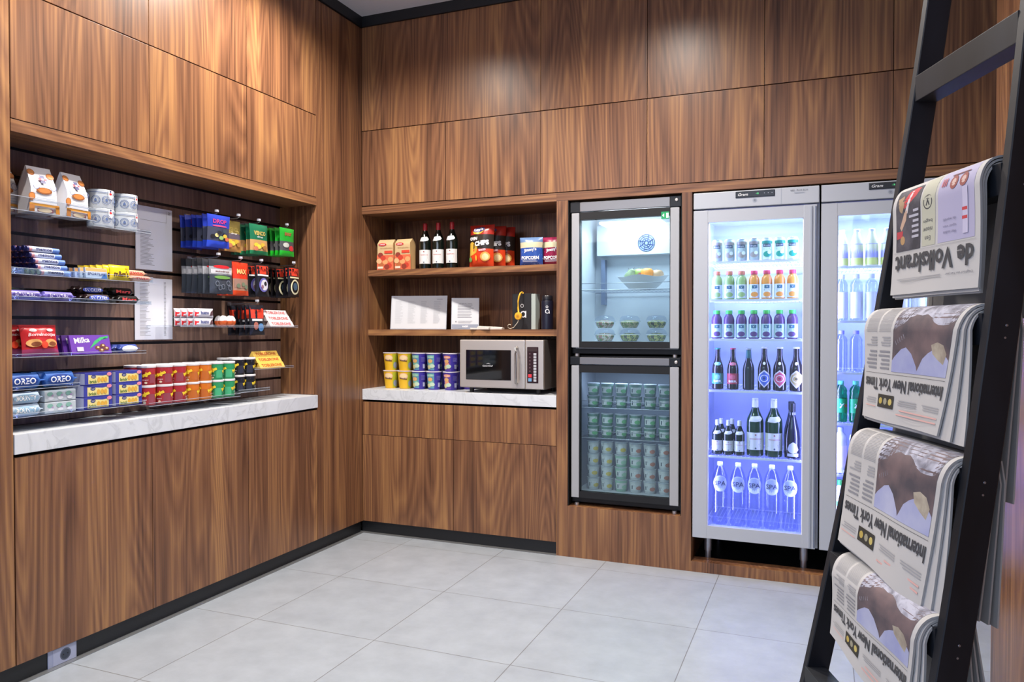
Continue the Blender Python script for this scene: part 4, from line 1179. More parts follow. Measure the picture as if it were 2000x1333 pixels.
layK = Kind('crisps_bag', 'crisps bag', lays)
for i, (x, y) in enumerate(((.808, .125), (.850, .205), (.885, .275))):
    layK((x, y, S1), R((-4, 6, 4)[i]), '%s large red and black crisps bag on the top open shelf' % ('front', 'middle', 'rear')[i], 'large crisps bags', tilt=(R(-3), 0))
def popcorn(base, mid, top):
    def mk():
        b_ = MB(); fr = pillow(b_, .148, .172, .06, None, bands=[(.62, speckle('foil_' + base[1:], [base, mid], 55, .25)), (.82, M('#cfc9a8', .5)), (1.0, M(top, .3))], crimp=.008, seed=15)
        D_ = Decal(b_, fr); D_.text('Jimmy\'s', 0, .092, .026, M('#dfe4f2', .35), .085, rot=.12, bold=.04); D_.text('POPCORN', 0, .045, .022, M('#e4e6ee', .35), .115, bold=.06); D_.lines(-.05, .05, .018, .032, 2, M('#c9cde0', .4))
        return b_
    return mk
pb = Kind('popcorn_bag', 'popcorn bag', popcorn('#2f52a4', '#4c78c8', '#6a88b4')); pp = Kind('popcorn_bag', 'popcorn bag', popcorn('#8e2048', '#b03a64', '#9a2c52'))
pb((1.150, .115, S1), R(3), 'front blue foil popcorn bag on the top open shelf', 'blue popcorn bags'); pb((1.165, .185, S1), R(-4), 'blue foil popcorn bag standing behind the front one', 'blue popcorn bags')
pp((1.283, .150, S1), R(-4), 'crimson popcorn bag against the right side of the top shelf')

# small round fitting on the rear panel
b_ = MB(); b_.lathe([(.011, 0), (.011, .004), (.006, .010)], M('#6f7076', .4), 14)
o = b_.build('cable_plug'); o.location = (1.265, .4195, 2.045); o.rotation_euler = (R(90), 0, 0); tag(o, 'small grey round plug on the rear panel above the popcorn bags', 'plug')

# framed list, small card
def board(w_, h, fr_m, label, name, loc, tx, rz=0):
    b_ = MB(); b_.box(-w_ / 2, w_ / 2, -.004, .004, 0, h, fr_m, .001)
    f_ = MB(); f_.box(-w_ / 2 + .005, w_ / 2 - .005, -.0052, -.0035, .005, h - .005, M('#ccd0d6', .45))
    tx(Decal(f_, flat(-.0052)), w_, h)
    t = thing(name, label, 'notice board', loc, rz); t.rotation_euler = (R(-9), 0, rz)
    b_.build('frame', t); f_.build('printed_sheet', t); 
    g_ = MB(); g_.prism([(-.02, .0), (.02, .0), (.0, h * .6)], .004, .006, fr_m); g_.build('support', t)
def tx1(D_, w_, h):
    for c in range(4): D_.lines(-w_ / 2 + .03 + .088 * c, -w_ / 2 + .085 + .088 * c, h * .16, h * .84, 22, M('#a9adb4', .6), .25, .4)
    D_.text('MENU', -w_ / 2 + .03, h - .014, .006, GL, .03); D_.lines(w_ / 2 - .07, w_ / 2 - .02, h * .87, h * .90, 1, GL)
board(.385, .228, M('#b9bcc2', .3, .3), 'wide silver framed list leaning on the middle open shelf', 'framed_list', (.313, .190, S2), tx1, R(14))
def tx2(D_, w_, h):
    D_.text('GENERAL INFO', 0, h - .038, .007, M('#5a5f68', .6), .09); D_.lines(-.05, .055, h * .34, h * .78, 9, GL, .4, .2); D_.lines(-.045, .05, h * .18, h * .26, 3, GL, .4, .2)
    D_.ell(-.06, h * .24, .005, .005, GL); D_.rect(-w_ / 2 + .005, w_ / 2 - .005, .005, .032, M('#8b93a4', .5)); D_.text('WIFI', .0, .018, .012, WHT, .04, bold=.05)
board(.182, .208, M('#b9bcc2', .3, .3), 'small upright notice sheet beside the wide framed list', 'notice_sheet', (.655, .200, S2), tx2, R(20))
# charging leads in small paper sleeves
sl = M('#cfc9c2', .6)
for i, (x, y, rz, a, h) in enumerate(((.790, .092, 25, .085, .010), (.850, .090, -12, .09, .022), (.905, .10, 6, .12, .020))):
    b_ = MB(); n = 8
    b_.grid(lambda u, v: ((u - .5) * a, (v - .5) * .055, h * (.35 + .65 * math.sin(math.pi * (.15 + .7 * v))) * (1 - .3 * u)), n, 4, sl); b_.grid(lambda u, v: ((u - .5) * a, (v - .5) * .055, 0.0004), n, 4, sl, flip=True)
    b_.grid(lambda u, v: ((u - .5) * a, -.0275, v * h * (.35 + .65 * math.sin(math.pi * .15)) * (1 - .3 * u)), n, 1, sl)
    b_.grid(lambda u, v: ((.5) * a, (u - .5) * .055, v * h * (.35 + .65 * math.sin(math.pi * (.15 + .7 * u))) * .7), 4, 1, sl); b_.grid(lambda u, v: ((-.5) * a, (u - .5) * .055, v * h * (.35 + .65 * math.sin(math.pi * (.15 + .7 * u)))), 4, 1, sl, flip=True)
    o = b_.build('paper_sleeve'); o.location = (x, y, S2 + .0005); o.rotation_euler = (0, 0, R(rz)); tag(o, 'cream paper sleeve lying beside the notice sheet, %s' % ('leftmost', 'middle', 'rightmost')[i], 'paper', 'cream paper sleeves')

# boxed notebook with headphones, flask
t = thing('gift_box', 'black box with white letter a and pale side, behind yellow headphones', 'box', (1.088, .185, S2), R(-8))
b_ = MB(); b_.box(-.082, .052, -.03, .03, 0, .225, M('#24262a', .45), .001); D_ = Decal(b_, flat(-.03))
D_.ring(-.012, .148, .0115, .003, WHT, 20); D_.ring(-.004, .095, .021, .0075, WHT, 24); D_.rect(.011, .018, .073, .116, WHT); b_.build('sleeve', t)
b_ = MB(); b_.box(.0525, .082, -.028, .028, 0.001, .222, M('#a9b4b0', .5), .001); b_.build('pages_block', t)
YH = M('#e0a92c', .4)
t = thing('headphones', 'yellow headphones with pale cable leaning against the black box', 'headphones', (1.065, .128, S2))
b_ = MB(); pts = []
for k in range(15):
    a = math.pi * k / 14
    pts.append((-.006 + .004 * math.sin(a), -.004 + .052 * (k / 14) * .45, .092 + .130 * math.sin(a * .5) ** .9 if k <= 14 else 0))
pts = [(.0, -.012, .095), (-.004, -.012, .135), (-.004, -.010, .175), (.0, -.006, .205), (.006, .002, .226), (.012, .012, .232), (.016, .02, .226)]
b_.tube(pts, .0055, YH, 8); b_.build('headband', t)
b_ = MB(); b_.lathe([(.004, 0), (.021, .002), (.024, .006), (.024, .014), (.018, .017)], YH, 20)
for v in range(len(b_.v)): x, y, z = b_.v[v]; b_.v[v] = (x + .002, z - .034, y + .083)
D_ = Decal(b_, lambda x, z, e: (x, -.0345 - e, z)); D_.ell(.002, .083, .011, .011, M('#c98a24', .4), 16); D_.fan([(-.003, .078), (.007, .078), (.002, .088)], M('#9c7420', .4))
b_.build('ear_cup', t)
b_ = MB(); b_.tube([(.004, -.024, .062), (.0, -.026, .045), (-.012, -.026, .030), (-.028, -.027, .012), (-.048, -.030, .004), (-.062, -.034, .010), (-.064, -.036, .024), (-.054, -.036, .032), (-.044, -.034, .028)], .0022, M('#cfc7b4', .5), 7); b_.build('cable', t)
t = thing('drink_flask', 'dark navy flask with white letter a, right end of middle shelf', 'flask', (1.256, .11, S2))
FL = M('#14172a', .35)
b_ = MB(); b_.lathe([(.034, 0), (.0365, .003), (.0365, .168), (.034, .176)], FL, 28); D_ = Decal(b_, cyl(.0365), .0005)
D_.ring(.010, .137, .0075, .0025, WHT, 20); D_.ring(.012, .110, .0135, .0045, WHT, 24); D_.rect(.0215, .0265, .0965, .108, WHT, 2, 1); b_.build('body', t)
b_ = MB(); b_.lathe([(.030, .176), (.033, .179), (.033, .200), (.029, .207), (.0, .209)], M('#1a1c24', .3), 24); b_.build('lid', t)

# noodle cups on the worktop
def cup(kind):
    def mk():
        b_ = MB(); base = {'y': '#dcae24', 'b': '#3a2f94', 'o': '#3a2f94'}[kind]
        P = [(.036, 0), (.038, .002), (.0505, .112), (.0505, .116)]
        b_.lathe(P, M(base, .4), 28)
        b_.lathe([(.0505, .114), (.0535, .115), (.0535, .119), (.050, .1195), (.0, .1196)], M('#d9d4dc', .4), 28, caps=False)
        D_ = Decal(b_, cyl(prof_r(P)), .0004)
        if kind == 'y':
            D_.rect(.022, .075, .006, .108, M('#a8b02c', .4), 6, 3); D_.ell(-.006, .084, .030, .020, M('#e4b89a', .4), 16); D_.ell(-.006, .086, .024, .013, M('#e9cf9c', .4), 14); D_.text('Noodles', -.006, .068, .012, M('#4a3020', .4), .05, rot=-.1, bold=.03)
            D_.ell(.042, .035, .016, .022, M('#8a94a8', .5), 12)
        else:
            g = '#7fb8a0' if kind == 'b' else '#e09a78'
            D_.rect(-.050, .006, .008, .108, M('#5a8fa8' if kind == 'b' else '#5a3f94', .4), 6, 3); D_.ell(-.022, .094, .028, .010, M(g, .4), 14); D_.text('Noodles', -.022, .094, .007, WHT, .038)
            for x, z, c in ((-.02, .05, g), (-.032, .028, '#c9c48c'), (-.008, .035, '#b8d0b8'), (-.022, .068, '#d8a86c')): D_.ell(x, z, .017, .013, M(c, .5))
            D_.rect(.030, .048, .018, .046, M('#b9bcd8', .5), 3, 1); D_.lines(.02, .05, .06, .09, 4, M('#7a74c0', .5))
        return b_
    return mk
CU = {'y': (Kind('noodle_cup', 'noodle cup', cup('y')), 'yellow'), 'b': (Kind('noodle_cup', 'noodle cup', cup('b')), 'blue and green'), 'o': (Kind('noodle_cup', 'noodle cup', cup('o')), 'blue and orange')}
for i, (k, x) in enumerate((('y', .127), ('y', .236), ('b', .345), ('b', .453), ('o', .565))):
    for r_ in range(2):
        for l_ in range(2):
            CU[k][0]((x + .012 * (i == 4) , .150 + .109 * r_, CT + .1198 * l_), R(16 + 6 * (i % 2) - 5 * r_), '%s noodle cup, %s column, %s layer, %s row' % (CU[k][1], NTH[i], ('lower', 'upper')[l_], ('front', 'back')[r_]), 'noodle cups on the worktop')
for l_ in range(2):
    CU['o'][0]((.650, .275, CT + .1198 * l_), R(40), 'blue and orange noodle cup half behind the microwave, %s' % ('lower', 'upper')[l_], 'noodle cups on the worktop')

# microwave
t = thing('microwave_oven', 'stainless steel microwave with dark door on the marble worktop', 'microwave', (.712, .006, CT), 0)
MW, MH, MD = .556, .300, .355
b_ = MB(); b_.box(.003, MW - .003, .028, MD, .030, .030 + MH, M('#a3a1a0', .35, .8), .004); b_.build('casing', t)
b_ = MB(); b_.box(0, MW * .785, 0, .027, .034, .030 + MH, STEEL, .007); b_.build('door', t)
b_ = MB(); b_.box(.043, .347, -.002, .004, .082, .268, M('#0a0a0b', .06, coat=.6), .003); 
D_ = Decal(b_, flat(-.002), .0004); D_.text('CaterChef', .192, .170, .010, WHT, .068, shear=.2); D_.fan([(.180, .180), (.196, .188), (.212, .180), (.206, .182), (.196, .185), (.186, .182)], WHT); b_.build('window', t)
b_ = MB(); b_.tube([(.385, -.004, .285), (.390, -.030, .280), (.392, -.034, .25), (.392, -.034, .10), (.390, -.030, .070), (.385, -.004, .065)], .008, M('#b0adab', .3, .9), 10); b_.build('handle', t)
b_ = MB(); b_.box(MW * .79, MW, 0, .027, .034, .030 + MH, STEEL, .005); cp = b_.build('control_panel', t)
b_ = MB(); b_.box(.452, .524, -.002, .002, .070, .288, M('#2a1216', .3), .003); b_.box(.458, .518, -.0028, .0, .262, .282, M('#3a2c2c', .3)); kp = b_.build('keypad', t)
for k in range(10):
    b_ = MB(); b_.box(.494, .512, -.004, 0, .080 + .0175 * k, .0935 + .0175 * k, M('#b4b6bc', .4), .001); b_.build('button', kp)
for k in range(6):
    b_ = MB(); b_.lathe([(.005, 0), (.005, .003)], M('#5a4448', .4), 12)
    for v in range(len(b_.v)): x, y, z = b_.v[v]; b_.v[v] = (x + .470, -z, y + .142 + .021 * k)
    b_.build('button', kp)
b_ = MB(); b_.box(.460, .482, -.0042, 0, .104, .124, M('#d83c48', .35), .002); b_.build('button', kp)
b_ = MB(); b_.box(.460, .482, -.0042, 0, .080, .100, M('#6f9cc4', .35), .002); b_.build('button', kp)
for x in (.06, MW - .05):
    for y in (.05, MD - .04):
        b_ = MB(); b_.lathe([(.013, 0), (.015, .030)], BLACKPL, 14, x, y); b_.build('foot', t)

# ================================================================ UPPER SMALL FRIDGE STOCK
zb = 1.5805
t = thing('fruit_bowl', 'white wide bowl of fruit on the wire shelf of the lit fridge', 'bowl', (1.815, .235, zb))
b_ = MB(); n = 32
def brim(a): return .150 + .008 * math.cos(4 * a)
def bz(a): return .082 + .006 * math.cos(4 * a)
bw = M('#f0f0f4', .3)
def sh(u, v, q):
    a = 2 * math.pi * u; r0 = .070 + (brim(a) - .070) * v ** .85
    return ((r0 - q) * math.cos(a), (r0 - q) * math.sin(a) * .72, .002 + q + (bz(a) - .002) * v - q * v)
b_.grid(lambda u, v: sh(u, v, 0), n, 8, bw); b_.grid(lambda u, v: sh(u, v, .004), n, 8, bw, flip=True)
b_.add([sh(k / n, 0, 0) for k in range(n)], [tuple(range(n))[::-1]], bw); b_.add([sh(k / n, 0, .004) for k in range(n)], [tuple(range(n))], bw); b_.build('bowl', t)
def fruit(name, prof, m, stem=True):
    def mk():
        b_ = MB(); b_.lathe(prof, m, 18, caps=False)
        if not stem: return b_
        s_ = MB(); s_.tube([(0, 0, prof[-1][1] - .006), (.001, 0, prof[-1][1] + .006), (.004, 0, prof[-1][1] + .012)], .0012, M('#5a4024', .6), 6)
        return [('flesh', b_), ('stem', s_)]
    return Kind(name, 'fruit', mk)
app = [(.0005, .006), (.012, .001), (.026, .006), (.036, .022), (.039, .038), (.036, .054), (.026, .066), (.012, .070), (.001, .062)]
pear = [(.0005, .004), (.014, .0), (.030, .010), (.037, .026), (.035, .042), (.026, .056), (.018, .070), (.012, .080), (.001, .083)]
A1 = fruit('apple', app, speckle('red_green_apple_skin', ['#8aa04c', '#a8605a', '#8e4a50'], 12, .35)); A2 = fruit('orange', app, M('#d98a2c', .45)); A3 = fruit('pear', pear, M('#7d8c6a', .45))
A4 = fruit('apple', app, M('#8fa85c', .35)); A5 = fruit('apple', app, M('#a88a6c', .35))
A3((1.735, .215, zb + .052), R(20), 'dull green pear at the left of the fruit bowl', None, tilt=(R(25), R(18)))
A3((1.762, .262, zb + .052), R(70), 'dull green pear behind the left pear in the bowl', None, tilt=(R(-25), R(-8)))
A1((1.800, .225, zb + .058), 0, 'red and green apple in the middle of the fruit bowl')
A2((1.850, .205, zb + .058), 0, 'round orange fruit right of the middle apple')
A4((1.815, .285, zb + .046), 0, 'green apple at the back of the fruit bowl')
A5((1.905, .228, zb + .048), 0, 'pale apple at the right end of the fruit bowl')

def salad(cols, key):
    def mk():
        fd = MB(); mt = speckle('salad_' + key, cols, 45, .5, 3)
        fd.lathe([(.040, .003), (.052, .022), (.055, .034), (.045, .043), (.025, .049), (.0005, .050)], mt, 20)
        bo = MB(); bo.lathe([(.042, 0), (.058, .028), (.060, .040), (.063, .041)], PET, 24, caps=False)
        ld = MB(); ld.lathe([(.063, .041), (.062, .045), (.056, .062), (.045, .073), (.020, .077), (.0005, .077)], PET, 24, caps=False); ld.lathe([(.0635, .040), (.0635, .044)], M('#d5dde8', .2), 24, caps=False)
        return [('filling', fd), ('bowl', bo), ('lid', ld)]
    return Kind('salad_bowl', 'salad', mk)
SA = [salad(['#7a9c4c', '#c98a7a', '#e2d6c0', '#86a858'], 'meat'), salad(['#8a9c5c', '#c9bc8c', '#6a8a44'], 'noodle'), salad(['#7c9440', '#3e3428', '#c2bc5c', '#6a7c3c'], 'olive')]
for i, x in enumerate((1.600, 1.752, 1.912)):
    for l_ in range(2):
        SA[(i + (0 if l_ else 1 if i == 1 else 0)) % 3 if i != 2 else 2]((x, .175, ZB + .0705 + .0785 * l_), 0, 'clear salad bowl, %s column, %s layer, upper small fridge' % (('left', 'middle', 'right')[i], ('lower', 'upper')[l_]), 'clear salad bowls')

# ================================================================ LOWER SMALL FRIDGE STOCK
def yog(side, blob, key, h=.072):
    def mk():
        b_ = MB(); P = [(.029, 0), (.030, .002), (.0375, h - .008), (.0375, h - .004)]
        b_.lathe(P, M(side, .35), 20); D_ = Decal(b_, cyl(prof_r(P)), .0004)
        D_.rect(-.040, .030, .016, .052, M('#d4d8dc', .45), 8, 1); D_.rect(-.030, -.024, .022, .044, M('#3c4c60', .5)); D_.ell(.014, .028, .018, .012, M(blob, .45), 12); D_.lines(-.018, .02, .036, .048, 2, GL)
        ld = MB(); ld.lathe([(.0385, h - .006), (.0385, h - .001), (.0, h)], M('#b4bcc8', .25, .2), 20, caps=False)
        return [('cup', b_), ('foil_lid', ld)]
    return Kind('yoghurt_cup', 'yoghurt', mk)
YO = [yog('#6f8f86', '#7fc08c', 'g'), yog('#c9cdd2', '#d8c26c', 'y'), yog('#c9cdd2', '#c98a7c', 'r'), yog('#9ac0ae', '#a8d0b8', 'm')]
gk = ['green', 'white and yellow', 'white and red', 'mint']
tiers = [(.0, .880 + .0015, 2, [0] * 6), (0, .700 + .0015, 2, [0] * 6), (0, ZA + .0705, 4, None)]
tn = ['upper wire shelf', 'lower wire shelf', 'fridge floor']
rnd = random.Random(4)
for ti, (dz, z0, nl, ks) in enumerate(tiers):
    for i in range(6):
        for l_ in range(nl):
            k = 0 if ks else (3 if (i == 2 and l_ < 3 or (i, l_) == (3, 2)) else (1 if i < 3 else 2))
            YO[k]((1.543 + .0855 * i - (.0 if ti else 0), .130, z0 + .0728 * l_), R(15 + rnd.uniform(-12, 12)), '%s yoghurt cup, %s, %s layer, on the %s' % (gk[k], nth(i, 6), (('lower', 'upper') if nl == 2 else ('lowest', 'second', 'third', 'topmost'))[l_], tn[ti]), 'yoghurt cups')

# ================================================================ TALL FRIDGE STOCK
fz1 = [z + .0008 for z in SH1]; fz2 = [z + .0008 for z in SH2]
def row(KK, xs, y, z, name, where, group, rot=8, names=None):
    n = len(xs)
    for i, x in enumerate(xs):
        KK((x, y, z), R(rot - 2 * i), '%s, %s, %s' % (name, nth(i, n) if not names else names[i], where), group)
# cans
def soda(top, mid, key):
    def mk():
        b_ = MB(); P = [(.022, 0), (.027, .006), (.0285, .012), (.0285, .112), (.024, .122)]
        b_.lathe(P, None, 22, mats=[M('#b8bcc4', .3, .8), M(mid, .35), M(mid, .35), M(mid, .35)])
        D_ = Decal(b_, cyl(prof_r(P)), .0004)
        D_.rect(-.035, .035, .092, .108, M(top, .35), 8, 1); D_.rect(-.024, .018, .074, .092, M('#46545e', .4), 5, 1); D_.text('fruit', -.003, .083, .009, WHT, .030)
        D_.ell(.0, .035, .022, .016, M(top, .4), 14); D_.ell(.01, .045, .010, .010, M('#dfe8e0', .4)); D_.lines(-.02, .02, .056, .068, 3, M('#8a9a94', .5))
        ld = MB(); ld.lathe([(.0245, .121), (.0250, .124), (.0235, .1245), (.0225, .122), (.0, .122)], M('#c4c8d0', .25, .9), 22, caps=False)
        return [('can_body', b_), ('can_top', ld)]
    return Kind('drink_can', 'can', mk)
ca = soda('#9a8f84', '#a9b8b4', 'a'); cb = soda('#1f9c84', '#d4e6e0', 'b')
X1 = [2.262 + .0665 * i for i in range(7)]
row(ca, X1[:4], .125, fz1[5], 'slim grey fruit drink can', 'top shelf, left tall fridge', 'grey fruit drink cans')
row(cb, X1[4:], .125, fz1[5], 'slim white and teal drink can', 'top shelf, left tall fridge', 'teal drink cans')
# smoothie bottles
SP = [(.024, 0), (.0290, .004), (.0290, .085), (.0295, .10), (.027, .118), (.020, .130), (.0165, .136), (.0165, .139)]
def smooth_b(liq, capc, key, h2=None, lab='#d9e4ea'):
    def mk():
        def L1(D_):
            D_.rect(-.042, .042, .008, .082, M(lab, .4), 10, 1); D_.rect(-.014, .014, .058, .076, M('#3c6c7c', .4), 3, 1); D_.text('V', 0, .067, .010, WHT); D_.ell(.0, .026, .02, .014, M(liq, .4), 12); D_.lines(-.016, .016, .042, .054, 2, GL)
        return bottle(SP, M(liq, .2), ([(.0185, .137), (.0185, .155), (.017, .158)], M(capc, .4)), [L1], 22, 'cap')
    return Kind('juice_bottle', 'juice bottle', mk)
sg = smooth_b('#9cba70', '#e2875e', 'g'); so = smooth_b('#e59a3c', '#e2435c', 'o'); sv = smooth_b('#5c3f6c', '#4cc44c', 'v', lab='#b4d2cc')
row(sg, X1[:3], .125, fz1[4], 'pale green smoothie bottle with orange cap', 'second shelf, left tall fridge', 'green smoothie bottles')
row(so, X1[3:], .125, fz1[4], 'orange smoothie bottle with red cap', 'second shelf, left tall fridge', 'orange smoothie bottles')
row(sv, X1, .125, fz1[3], 'dark berry smoothie bottle with green cap', 'third shelf, left tall fridge', 'berry smoothie bottles')
# beers
BP = [(.026, 0), (.0300, .004), (.0300, .110), (.027, .132), (.016, .162), (.0125, .185), (.0125, .222)]
BR = M('#1c1014', .08, coat=.5); BG_ = M('#141a1c', .08, coat=.5)
def beer(glassm, capc, kind, c1, c2):
    def mk():
        def L1(D_):
            if kind == 'rect':
                D_.rect(-.044, .044, .030, .088, M(c1, .45), 10, 2); D_.ell(0, .068, .014, .014, M(c2, .4), 14); D_.text('BIER', 0, .045, .012, WHT, .04, bold=.03); D_.lines(-.03, .03, .032, .038, 1, WHT)
            elif kind == 'diamond':
                P = [(0, .015), (.030, .050), (.034, .062), (.026, .085), (0, .108), (-.026, .085), (-.034, .062), (-.030, .050)]
                D_.fan(P, M('#d6d4e2', .4), (0, .062)); D_.fan([(x * .82, .062 + (z - .062) * .82) for x, z in P], M(c1, .4), (0, .062)); D_.ring(0, .064, .018, .003, M('#e6e4ee', .4), 20); D_.ell(0, .064, .006, .006, M(c2, .4))
        def L2(D_):
            if kind == 'rect': D_.ell(0, .140, .019, .009, M(c2, .4), 16); D_.text('ros', 0, .140, .006, WHT, .014)
            elif kind == 'foil': D_.rect(-.030, .030, .172, .215, M('#2f6a68', .35), 8, 1)
            else: D_.ell(0, .142, .006, .008, WHT)
        return bottle(BP, glassm, ([(.0145, .219), (.0150, .226), (.012, .2275)], M(capc, .35)), [L1, L2] if kind != 'foil' else [L2], 22, 'crown_cap')
    return Kind('beer_bottle', 'beer bottle', mk)
for KK, x, nm in ((beer(BR, '#2f8a84', 'rect', '#3c8c84', '#7cc0b8'), 2.268, 'teal rectangular label and cap'), (beer(BR, '#b83c54', 'rect', '#a83440', '#c86474'), 2.350, 'red rectangular label and cap'), (beer(BG_, '#b0b8b8', 'foil', '#000000', '#000000'), 2.434, 'teal neck foil and no label'),
                 (beer(BR, '#dcd9e4', 'diamond', '#4a64b8', '#2c3c78'), 2.517, 'blue diamond label'), (beer(BR, '#dcd9e4', 'diamond', '#c4506c', '#7c2c44'), 2.597, 'pink diamond label'), (beer(BR, '#dcd9e4', 'diamond', '#b8a46c', '#5c5434'), 2.682, 'cream diamond label')):
    KK((x, .130, fz1[2]), R(3), 'dark beer bottle with %s in the left tall fridge' % nm, scale=(1.16, 1.16, 1.05) if 'diamond' in nm else (1.05, 1.05, 1.02))
# wines
sm = Kind('wine_bottle', 'wine bottle', wine('#d4d6dc', M('#16231c', .1, coat=.4)))
lg = Kind('wine_bottle', 'wine bottle', wine('#e2e2e2', M('#1b3a24', .1, coat=.4)))
for i, x in enumerate((2.268, 2.328, 2.388)):
    for r_ in range(2 if i < 2 else 1):
        o = sm((x + .012 * r_, .115 + .075 * r_, fz1[1]), R(6), 'small wine bottle with white capsule, %s in the %s row of the lowest rack' % (('left', 'middle', 'right')[i], ('front', 'back')[r_]), 'small white capsule wine bottles', scale=(.74, .74, .64))
for i, x in enumerate((2.470, 2.568)):
    lg((x, .135, fz1[1]), R(8), '%s large green wine bottle with white capsule and white label' % ('left', 'right')[i], 'large white wine bottles', scale=(1.18, 1.18, 1.06))
def spark():
    def L1(D_):
        D_.fan([(-.03, .05), (-.02, .078), (0, .092), (.02, .078), (.03, .05), (.018, .036), (0, .030), (-.018, .036)], M('#c6c8e8', .4), (0, .06)); D_.rect(-.03, .03, .014, .030, M('#b9bcd8', .5), 6, 1)
    def L2(D_): D_.rect(-.05, .05, .236, .250, M('#d4d6e8', .4), 8, 1)
    P = [(.032, 0), (.040, .005), (.0405, .11), (.036, .15), (.024, .20), (.016, .235), (.0145, .262)]
    return bottle(P, M('#14122a', .08, coat=.5), ([(.0155, .255), (.0160, .262), (.0160, .298), (.014, .300)], M('#15141c', .4)), [L1, L2])
spk = Kind('sparkling_wine_bottle', 'wine bottle', spark)
spk((2.664, .120, fz1[1]), R(8), 'front dark sparkling wine bottle with black capsule in the tall fridge'); spk((2.655, .225, fz1[1]), 0, 'rear dark sparkling wine bottle hidden behind the front one')
# large water bottles
def water_big():
    P = [(.036, 0), (.042, .006)] + [(.042 - .0022 * (i % 2), .02 + .012 * i) for i in range(15)] + [(.042, .205), (.042, .262), (.039, .275), (.030, .300), (.017, .325), (.0135, .332)]
    def L1(D_):
        D_.fan([(.042 * math.cos(2 * math.pi * k / 26), .232 + .044 * math.sin(2 * math.pi * k / 26)) for k in range(26)], M('#e4e8f8', .5), (0, .232)); D_.text('SPA', 0, .234, .026, M('#3c4470', .5), .062, bold=.01)
    def L1b(D_):
        e = D_.e
        for k in range(12):
            x0 = -.042 + .007 * k; x1 = x0 + .007
            h0 = .044 * math.sqrt(max(0, 1 - (x0 / .0425) ** 2)); h1 = .044 * math.sqrt(max(0, 1 - (x1 / .0425) ** 2))
            D_.mb.add([D_.fn(x0, .232 - h0, e), D_.fn(x1, .232 - h1, e), D_.fn(x1, .232 + h1, e), D_.fn(x0, .232 + h0, e)], [(0, 1, 2, 3)], M('#e4e8f8', .5), True)
        D_.up(); D_.text('SPA', 0, .234, .026, M('#3c4470', .5), .062, bold=.01)
    return bottle(P, WATER, ([(.0155, .328), (.0155, .346), (.014, .348)], M('#a9b4f0', .35)), [L1b], 24, 'cap')
wk = Kind('water_bottle', 'water bottle', water_big)
row(wk, [2.282, 2.380, 2.468, 2.560, 2.655], .135, fz1[0], 'large clear water bottle with round white label', 'bottom of left tall fridge', 'large water bottles')

# right tall fridge
X2 = [2.905 + .072 * i for i in range(7)]
def milk():
    P = [(.026, 0), (.031, .004), (.031, .110), (.028, .130), (.018, .165), (.014, .178), (.014, .186)]
    def L1(D_): D_.rect(-.090, .090, .045, .118, M('#aaa8dc', .4), 24, 1); D_.rect(-.090, .090, .008, .042, M('#d4da7c', .4), 24, 1)
    return bottle(P, M('#dcdcb8', .3), ([(.0155, .184), (.0155, .194), (.013, .196)], M('#c9cad8', .4)), [L1], 22, 'cap')
row(Kind('milk_bottle', 'milk bottle', milk), X2, .125, fz2[5], 'cream milk drink bottle with lilac band', 'top shelf, right tall fridge', 'lilac banded milk bottles')
def wmid(lab, hh, liq, capc, nm, tall=1.0, txt=None):
    def mk():
        P = [(.028, 0), (.0320, .005), (.0320, .14 * tall), (.030, .150 * tall), (.0300, .156 * tall), (.0320, .165 * tall), (.028, .180 * tall), (.014, .195 * tall), (.013, .200 * tall)]
        def L1(D_):
            if lab: D_.rect(-.092, .092, hh[0], hh[1], M(lab, .4), 24, 1)
            if txt: D_.text(txt, .0, (hh[0] + hh[1]) / 2, .026, WHT, .020, bold=.08, shear=.2); D_.ell(.022, (hh[0] + hh[1]) / 2, .009, .009, M('#d8504c', .4))
        return bottle(P, liq, ([(.0155, .198 * tall), (.0155, .216 * tall), (.014, .218 * tall)], M(capc, .4)), [L1] if lab else [], 22, 'cap')
    return Kind(nm, 'bottle', mk)
row(wmid('#eceef8', (.012, .150), WATER, '#d8daec', 'water_bottle', 1.12), X2[:6], .125, fz2[4], 'clear water bottle with tall white label', 'second shelf, right tall fridge', 'white label water bottles')
row(wmid(None, (0, 0), WATER, '#9c9ae4', 'water_bottle', 1.0), X2[:6], .125, fz2[3], 'unlabelled small clear water bottle', 'third shelf, right tall fridge', 'unlabelled water bottles')
row(wmid('#1c9a5a', (.05, .125), GREENPET, '#5cc4a0', 'soft_drink_bottle', 1.0, '7'), X2[:6], .125, fz2[2], 'green soft drink bottle with white numeral', 'fourth shelf, right tall fridge', 'green soft drink bottles')
row(wmid('#e8dcec', (.03, .145), M('#d6d8ea', .2), '#b8c0e4', 'yoghurt_drink_bottle', 1.1), X2[:6], .125, fz2[1], 'pale drink bottle with white label', 'fifth shelf, right tall fridge', 'pale drink bottles')
row(wmid('#4ca854', (.16, .185), M('#e4e4ea', .2), '#3ca04c', 'milk_drink_bottle', 1.35), X2[:6], .125, fz2[0], 'white drink bottle with green shoulder band', 'bottom of right tall fridge', 'white and green drink bottles')
